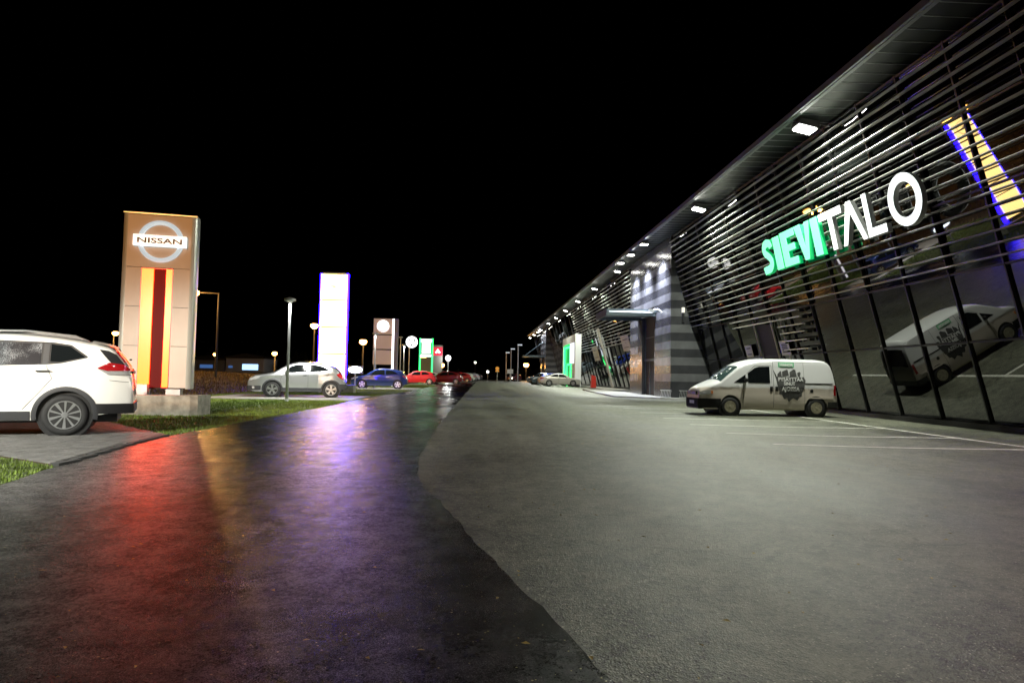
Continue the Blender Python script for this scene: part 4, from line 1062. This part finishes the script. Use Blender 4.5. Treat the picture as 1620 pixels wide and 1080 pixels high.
for sg in (-1, 1): MB().tube([(2.0, sg*.60, 1.72), (2.15, sg*.60, 1.80), (3.0, sg*.59, 1.835), (3.75, sg*.58, 1.77), (3.86, sg*.58, 1.72)], .018, 8).build('roof_rail', M_alu, t, smooth=True)
MB().box(4.60, 4.64, -.03, .03, 1.36, 1.39).build('rear_wiper', M_black, t)
c.side('headlight', M_clear, [(.06, .86), (.55, .98)], [(.06, .76), (.55, .90)], .015); c.mirror(1.62, 1.22, Mw_suv)

# --- silver crossover on the concrete pad
Ms = paint('silver', (.50, .51, .53), .75, .28)
t = thing('parked_car', 'silver crossover parked sideways on the concrete pad behind the first lamp post', 'car', (-9.24-1.10*math.cos(R(9))-.87*math.sin(R(9)), 31.2-1.1*math.sin(R(9))+.87*math.cos(R(9)), gz(-8, 32)+.05)); t.rotation_euler = (0, 0, R(9))
P_X = dict(L=4.30, W=1.78, wr=.345, fx=1.10, rx=3.66, gap=.065, step=.08, crown=.04, rc=.05, tumble=.33, nose=(1.1, .26), tail=(.7, .15), rim=.70,
         top=[(0, .66), (.03, .78), (.12, .90), (.34, 1.0), (.75, 1.07), (1.12, 1.15), (1.5, 1.38), (1.86, 1.545), (2.3, 1.63), (2.8, 1.625), (3.3, 1.56), (3.66, 1.47), (3.82, 1.40), (4.02, 1.20), (4.14, 1.02), (4.24, .86), (4.30, .70)],
         bot=[(0, .34), (.4, .24), (1.6, .26), (3.1, .26), (3.9, .32), (4.30, .42)],
         belt=[(0, .78), (1.1, 1.06), (2.2, 1.11), (3.2, 1.165), (3.7, 1.22), (4.1, 1.0), (4.3, .8)], shoulder=.02)
def crossover(t, p, paintM, trim=M_trim, style=5, fine=True, clad=True):
    c = Car(t, p, dict(paint=paintM)); c.body()
    c.side('side_window', M_glass, [(1.62, 1.20), (1.9, 1.40), (2.2, 1.475), (2.58, 1.495)], [(1.62, 1.10), (2.58, 1.14)], .010)
    c.side('side_window', M_glass, [(2.70, 1.495), (3.1, 1.45), (3.36, 1.36), (3.56, 1.245)], [(2.70, 1.15), (3.2, 1.18), (3.56, 1.235)], .010)
    c.over('windscreen', M_glass, 1.16, 1.84, .90, .86); c.over('rear_window', M_glass, 3.83, 4.10, .84, .84)
    c.side('taillight', M_redlens, [(3.90, 1.06), (4.02, 1.13), (4.14, .99), (4.22, .86)], [(3.90, 1.03), (4.02, .90), (4.22, .82)], .016)
    c.side('headlight', M_clear, [(.10, .82), (.40, .93), (.62, .945)], [(.10, .72), (.40, .78), (.62, .93)], .014)
    if clad:
        c.wrap('front_bumper', trim, .30, .50, .62); c.wrap('rear_bumper', trim, .36, .62, .34, front=False)
        c.side('sill_trim', trim, [(1.5, .43), (3.26, .43)], [(1.5, .27), (3.26, .27)], .018); c.arch_trim(trim, .05)
    c.wheels(style)
    MB().box(-.03, .02, -.40, .40, .56, .72).build('grille', M_black, t)
    if fine:
        c.mirror(1.70, 1.14, paintM); c.handle(2.5, .99, .18, M_chrome); c.handle(3.48, 1.03, .16, M_chrome)
        c.seam([(2.64, 1.13), (2.64, .44)]); c.seam([(1.55, 1.08), (1.45, .8), (1.52, .44)]); c.seam([(3.56, 1.22), (3.5, .95), (3.22, .72)])
        c.plate(.48); c.plate(.80, False)
        for sg in (-1, 1): MB().lathe([(.06, -.02), (.05, .02)], (.28, sg*(c.w(.28, .42)+.01), .42), 'y', 12).build('fog_lamp', M_clear, t)
    return c
crossover(t, P_X, Ms)

# --- small hatchbacks
P_H = dict(L=4.05, W=1.72, wr=.31, fx=.84, rx=3.38, gap=.05, step=.1, crown=.04, rc=.05, tumble=.33, nose=(.9, .22), tail=(.6, .14), rim=.70,
         top=[(0, .60), (.03, .70), (.15, .80), (.7, .93), (1.0, 1.0), (1.4, 1.24), (1.75, 1.42), (2.2, 1.48), (2.8, 1.45), (3.4, 1.36), (3.62, 1.30), (3.86, 1.02), (3.96, .90), (4.02, .78), (4.05, .62)],
         bot=[(0, .28), (.4, .2), (1.4, .22), (2.9, .22), (3.7, .27), (4.05, .36)],
         belt=[(0, .7), (1.0, .94), (2.2, .98), (3.2, 1.04), (3.6, 1.08), (4.05, .75)], shoulder=.015)
def hatch(t, paintM, p=P_H, style=5, near=True):
    c = Car(t, p, dict(paint=paintM)); c.body()
    c.side('side_window', M_glass, [(1.42, 1.05), (1.75, 1.28), (2.1, 1.345), (2.42, 1.355)], [(1.42, .97), (2.42, 1.01)], .010)
    c.side('side_window', M_glass, [(2.52, 1.35), (3.0, 1.31), (3.36, 1.12)], [(2.52, 1.015), (3.36, 1.09)], .010)
    c.over('windscreen', M_glass, 1.02, 1.74, .9, .86); c.over('rear_window', M_glass, 3.63, 3.84, .84, .86)
    c.side('taillight', M_redlens, [(3.70, .96), (3.86, .98), (3.98, .84)], [(3.70, .90), (3.98, .74)], .014)
    c.side('headlight', M_clear, [(.08, .72), (.55, .86)], [(.08, .62), (.55, .78)], .012)
    c.wheels(style)
    MB().box(-.02, .02, -.38, .38, .34, .5).build('grille', M_black, t)
    c.plate(.44); c.plate(.72, False)
    if near:
        c.mirror(1.5, 1.02, paintM); c.handle(2.3, .88, .16); c.handle(3.2, .92, .16); c.seam([(2.47, 1.0), (2.47, .3)]); c.seam([(1.35, .95), (1.32, .3)])
    return c
GL = 'cars parked along the verge'; GR2 = 'cars parked before the far glass front'
t = thing('parked_car', 'dark blue hatchback on the verge behind the second lamp post', 'car', (-9.45, 51.6, gz(-8, 52)+.05), R(3), GL); t.scale = (1.02,)*3
hatch(t, paint('navy_blue', (.012, .03, .14), .3))
t = thing('parked_car', 'bright red hatchback on the verge between the beige pylon and the dark red car', 'car', (-8.6, 73.6, gz(-8, 74)+.05), R(2), GL)
hatch(t, paint('bright_red', (.55, .012, .02), .0))
t = thing('parked_car', 'dark red hatchback nearest the road in the row past the bright red car', 'car', (-6.2, 84, gz(-5, 84)), R(-6), GL); t.scale = (1.06,)*3
hatch(t, paint('dark_red', (.16, .008, .014), .2))
rows_ = [('white hatchback seen between the two red cars', (-7.6, 90.5), (.75, .76, .74), 8), ('white car half hidden behind the dark red hatchback roof', (-5.2, 99), (.72, .73, .74), 4),
         ('red car just past the dark red hatchback in the row', (-3.7, 104), (.40, .015, .02), 0), ('pale greenish white car further along the road edge row', (-3.2, 112), (.6, .68, .62), 0),
         ('grey car before the end of the road edge row', (-2.9, 121), (.22, .23, .24), 0), ('silver car at the end of the road edge row', (-2.4, 131), (.5, .5, .5), 0),
         ('dark car last in the road edge row by the small white lamp', (-1.8, 142), (.04, .05, .05), 0)]
for i, (lab, (x, y), colr, rz) in enumerate(rows_):
    t = thing('parked_car', lab, 'car', (x-1.4, y, gz(x, y)), R(rz), GL)
    hatch(t, paint('row_%d' % i, colr, .1), near=False)

# --- cars on the right
P_S = dict(L=4.65, W=1.80, wr=.325, fx=.92, rx=3.62, gap=.05, step=.1, crown=.04, rc=.05, tumble=.34, nose=(1.0, .22), tail=(.8, .16), rim=.70,
         top=[(0, .58), (.03, .68), (.15, .78), (.8, .92), (1.15, .99), (1.6, 1.23), (2.0, 1.39), (2.5, 1.44), (3.0, 1.40), (3.5, 1.25), (3.95, 1.08), (4.45, 1.03), (4.58, .96), (4.63, .80), (4.65, .62)],
         bot=[(0, .26), (.4, .2), (1.5, .22), (3.1, .22), (4.1, .28), (4.65, .36)],
         belt=[(0, .7), (1.1, .93), (2.4, .97), (3.6, 1.0), (4.2, 1.0), (4.65, .8)], shoulder=.02)
def saloon(t, paintM):
    c = Car(t, P_S, dict(paint=paintM)); c.body()
    c.side('side_window', M_glass, [(1.58, 1.04), (2.0, 1.28), (2.3, 1.325), (2.52, 1.33)], [(1.58, .96), (2.52, 1.0)], .010)
    c.side('side_window', M_glass, [(2.60, 1.325), (3.0, 1.28), (3.5, 1.08)], [(2.60, 1.0), (3.5, 1.04)], .010)
    c.over('windscreen', M_glass, 1.18, 1.98, .9, .86); c.over('rear_window', M_glass, 3.05, 3.86, .86, .9)
    c.side('taillight', M_redlens, [(4.25, .92), (4.60, .92)], [(4.25, .84), (4.60, .78)], .014)
    c.side('headlight', M_clear, [(.08, .70), (.6, .83)], [(.08, .60), (.6, .75)], .012)
    c.wheels(5); c.mirror(1.68, 1.0, paintM); c.handle(2.4, .87, .18, M_chrome); c.handle(3.42, .90, .18, M_chrome)
    c.seam([(2.56, .99), (2.56, .32)]); c.plate(.42); c.plate(.78, False)
t = thing('parked_car', 'silver saloon parked nose towards the glass front, nearest of the right hand cars', 'car', (11.45, 77.0, gz(9, 77)+.10), R(180+3), GR2)
saloon(t, paint('champagne_silver', (.50, .48, .44), .5))
t = thing('parked_car', 'bright blue hatchback half hidden behind the silver saloon', 'car', (11.3, 83, gz(9, 83)+.08), R(182), GR2); hatch(t, paint('royal_blue', (.01, .04, .40), .2))
t = thing('parked_car', 'white roofed car behind the blue hatchback on the right', 'car', (11.8, 89, gz(9, 88)+.08), R(182), GR2); hatch(t, paint('pale_white', (.65, .67, .68), .1))
t = thing('parked_car', 'slate grey estate car left of the blue hatchback, tail to the lot', 'car', (6.9, 92, gz(9, 92)+.05), R(25), GR2); t.scale = (1.05,)*3; hatch(t, paint('slate', (.05, .07, .09), .3))
t = thing('parked_car', 'pale blue grey car with bright roof, leftmost of the right hand cars', 'car', (7.6, 108, gz(9, 108)+.05), R(4), GR2); t.scale = (1.1,)*3; hatch(t, paint('blue_grey', (.14, .19, .24), .3))
t = thing('moving_car', 'small dark red car with a glowing lamp far down the lot', 'car', (6.4, 140, gz(6, 140)), R(60)); hatch(t, paint('far_red', (.12, .02, .02), .1), near=False)
MB().lathe([(.16, -.03), (.12, .03)], (.02, -.55, .62), 'y', 12).build('lit_headlight', mat('lit_headlight', (.9, .9, .9), .3, emit=(1, .95, .85), es=12), t)

# --- the delivery van
Mvan = bpy.data.materials.new('van_white_paint'); Mvan.use_nodes = True; nt = Mvan.node_tree; b_ = nt.nodes['Principled BSDF']; Lk = nt.links.new
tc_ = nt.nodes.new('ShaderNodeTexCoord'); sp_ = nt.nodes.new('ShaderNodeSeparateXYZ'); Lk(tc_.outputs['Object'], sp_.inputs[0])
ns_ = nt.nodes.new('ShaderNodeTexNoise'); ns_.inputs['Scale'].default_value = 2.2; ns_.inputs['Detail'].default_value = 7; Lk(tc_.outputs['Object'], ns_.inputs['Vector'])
# shading of the flanks below the waist crease, put into the paint as beige
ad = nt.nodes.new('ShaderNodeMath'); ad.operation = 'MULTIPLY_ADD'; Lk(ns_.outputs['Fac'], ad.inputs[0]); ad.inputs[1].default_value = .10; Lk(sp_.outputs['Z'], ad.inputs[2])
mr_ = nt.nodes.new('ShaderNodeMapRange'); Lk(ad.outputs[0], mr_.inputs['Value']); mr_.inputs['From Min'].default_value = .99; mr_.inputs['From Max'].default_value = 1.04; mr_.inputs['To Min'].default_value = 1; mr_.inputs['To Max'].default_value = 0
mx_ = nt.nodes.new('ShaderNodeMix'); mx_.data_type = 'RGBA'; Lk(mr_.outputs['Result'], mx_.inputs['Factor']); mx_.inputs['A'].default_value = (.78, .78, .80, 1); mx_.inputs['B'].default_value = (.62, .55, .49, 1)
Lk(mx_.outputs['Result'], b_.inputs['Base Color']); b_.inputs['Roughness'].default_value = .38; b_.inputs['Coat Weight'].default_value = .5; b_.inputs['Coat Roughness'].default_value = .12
VX, VY = 7.30, 22.9
t = thing('delivery_van', 'white panel van with a black tyre graphic and green label on its side', 'van', (VX, VY+.9, gz(9, 23)), R(-.5))
p = dict(L=5.03, W=1.82, wr=.315, fx=1.27, rx=4.26, gap=.085, step=.08, crown=.05, rc=.09, tumble=.13, nose=(1.0, .20), tail=(.5, .07), rim=.62, crease=.96,
         top=[(0, .66), (.02, .80), (.10, .92), (.35, 1.04), (.80, 1.20), (.90, 1.235), (1.3, 1.50), (1.62, 1.73), (1.95, 1.88), (2.4, 1.965), (3.0, 1.99), (4.3, 1.985), (4.66, 1.95), (4.78, 1.86), (4.86, 1.66), (4.98, 1.02), (5.02, .8), (5.03, .6)],
         bot=[(0, .30), (.4, .22), (1.7, .22), (3.8, .22), (4.6, .34), (5.03, .40)],
         belt=[(0, .8), (.9, 1.1), (2, 1.13), (5.03, 1.13)])
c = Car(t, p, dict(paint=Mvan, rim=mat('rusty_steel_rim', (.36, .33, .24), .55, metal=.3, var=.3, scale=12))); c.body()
c.side('side_window', M_glass, [(1.90, 1.46), (2.14, 1.64), (2.30, 1.69), (2.66, 1.70)], [(1.90, 1.13), (2.66, 1.13)], .010)
c.side('quarter_window', M_glass, [(1.42, 1.15), (1.82, 1.42)], [(1.42, 1.14), (1.82, 1.13)], .010)
c.over('windscreen', mat('greenish_windscreen', (.05, .085, .08), .05, ior=1.6), .90, 1.60, .92, .86)
c.over('rear_door_glass', M_glass, 4.85, 4.97, .8, .82)
c.wrap('front_bumper', mat('matt_bumper', (.03, .03, .032), .85, spec=.15), .26, .58, .98); c.wrap('rear_bumper', M_trim, .34, .52, .42, front=False)
c.side('headlight', M_clear, [(.05, .81), (.35, .87), (.48, .86)], [(.05, .70), (.48, .73)], .014)
c.side('indicator', M_amber, [(.49, .855), (.56, .84)], [(.49, .735), (.56, .75)], .012)
c.side('taillight', M_redlens, [(4.88, 1.10), (4.955, 1.08)], [(4.88, .74), (4.99, .74)], .014)
MB().box(-.035, .03, -.5, .5, .70, .82).build('grille', M_black, t)
for z in (.73, .76, .79): MB().box(-.042, -.034, -.48, .48, z-.006, z+.006).build('grille_bar', M_galv, t)
c.plate(.44)
c.side('slide_rail', M_black, [(3.86, 1.155), (4.84, 1.155)], [(3.86, 1.12), (4.84, 1.12)], .012)
for x in (2.70, 2.88): c.side('door_handle', M_black, [(x-.045, 1.02), (x+.045, 1.02)], [(x-.045, .86), (x+.045, .86)], .022)
for sg in (-1,): MB().lathe([(.06, -.012), (.05, 0)], (4.10, sg*(c.w(4.1, .89)), .89), 'y', 14).build('fuel_cap', M_black, t)
c.seam([(1.72, 1.12), (1.74, .9), (1.72, .30)], .012); c.seam([(2.78, 1.86), (2.78, .30)], .012); c.seam([(1.72, .30), (2.78, .30)]); c.seam([(3.84, 1.84), (3.86, .30)], .008); c.seam([(2.78, 1.86), (4.8, 1.86)], .008); c.seam([(1.86, 1.44), (2.14, 1.71), (2.72, 1.74), (2.72, 1.12)], .01)
c.side('sill_trim', mat('dirty_sill', (.42, .38, .28), .6), [(1.70, .27), (3.84, .27)], [(1.70, .225), (3.84, .225)], .010)
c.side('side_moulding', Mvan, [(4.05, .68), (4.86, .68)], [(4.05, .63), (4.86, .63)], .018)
c.wheels(0); c.mirror(1.80, 1.22, M_black)
# graphic of a torn tyre tread with the slogan
Mgr = mat('tread_print_grey', (.085, .085, .085), .5, var=.3, scale=7); Mgd = mat('tread_print_dark', (.045, .045, .043), .5, var=.3, scale=9); Mgw = mat('white_vinyl', (.82, .82, .82), .5); Mgg = mat('green_vinyl', (.12, .52, .26), .5); Mgl = mat('pale_green_vinyl', (.45, .8, .55), .5)
def vs(u, z, d): return (u, -(c.w(u, z)+d), z)
def decal(name, poly, d, M):
    cx_ = sum(a for a, b in poly)/len(poly); cz_ = sum(b for a, b in poly)/len(poly); n = len(poly)
    P = []
    for (a, b), (a2, b2) in zip(poly, poly[1:]+poly[:1]):
        P += [(a+(a2-a)*k/3, b+(b2-b)*k/3) for k in range(3)]
    n = len(P); V = [vs(cx_, cz_, d)]; F = []
    for k in (1, 2, 3): V += [vs(cx_+(a-cx_)*k/3, cz_+(b-cz_)*k/3, d) for a, b in P]
    for i in range(n):
        j = (i+1) % n; F.append((0, 1+i, 1+j))
        for r_ in (0, 1): F.append((1+r_*n+i, 1+(r_+1)*n+i, 1+(r_+1)*n+j, 1+r_*n+j))
    return MB().add(V, F).build(name, M, t, fix=False)
blk = [[(2.93, 1.45), (3.0, 1.52), (3.03, 1.56), (3.06, 1.54), (3.08, 1.36), (2.92, 1.36)], [(3.09, 1.53), (3.25, 1.61), (3.29, 1.60), (3.33, 1.40), (3.09, 1.36)], [(3.35, 1.52), (3.5, 1.62), (3.56, 1.60), (3.60, 1.38), (3.36, 1.36)], [(3.62, 1.50), (3.70, 1.54), (3.74, 1.50), (3.70, 1.36), (3.63, 1.36)],
       [(2.86, 1.36), (3.84, 1.36), (3.90, 1.24), (3.84, 1.02), (3.80, .86), (2.97, .86), (2.90, 1.12)]]
for q in blk: decal('tread_print', q, .006, Mgr)
decal('tread_print', [(2.77, 1.62), (2.87, 1.44), (2.90, 1.36), (2.88, 1.26)], .006, Mgd)
decal('tread_print', [(2.98, .858), (3.78, .858), (3.74, .70), (3.66, .68), (3.60, .56), (3.52, .68), (3.40, .60), (3.30, .50), (3.24, .64), (3.14, .60), (3.06, .76), (2.96, .78)], .006, Mgd)
for x in (3.1, 3.28, 3.46, 3.64): decal('tread_groove', [(x, .855), (x+.012, .855), (x+.005, .66), (x-.007, .66)], .009, mat('tread_print_black', (.01, .01, .01), .5))
def slogan(txt, x, z, size, ex, M=Mgw): text_mb(txt, size, lambda u, v, d: vs(x+u*ex, z+v, .026+d), 0, bold=.005, extr=.001).build('slogan', M, t, fix=False)
slogan('PYSÄYTTÄÄ', 3.37, 1.215, .175, .92); slogan('SINUT', 3.32, 1.075, .155, .9); slogan('AJOISSA', 3.36, .885, .19, .9)
decal('label', [(2.97, 1.685), (3.52, 1.685), (3.52, 1.855), (2.97, 1.855)], .006, Mgg); decal('label', [(3.0, 1.705), (3.49, 1.705), (3.49, 1.835), (3.0, 1.835)], .009, Mgl)
slogan('VIANOR', 3.245, 1.725, .125, .95)
for o in t.children_recursive:      # short nose
    if o.type == 'MESH' and not o.name.startswith(('wheel', 'rim', 'underbody')):
        for v_ in o.data.vertices:
            if v_.co.x < 1.2: v_.co.x = 1.2-(1.2-v_.co.x)*.80
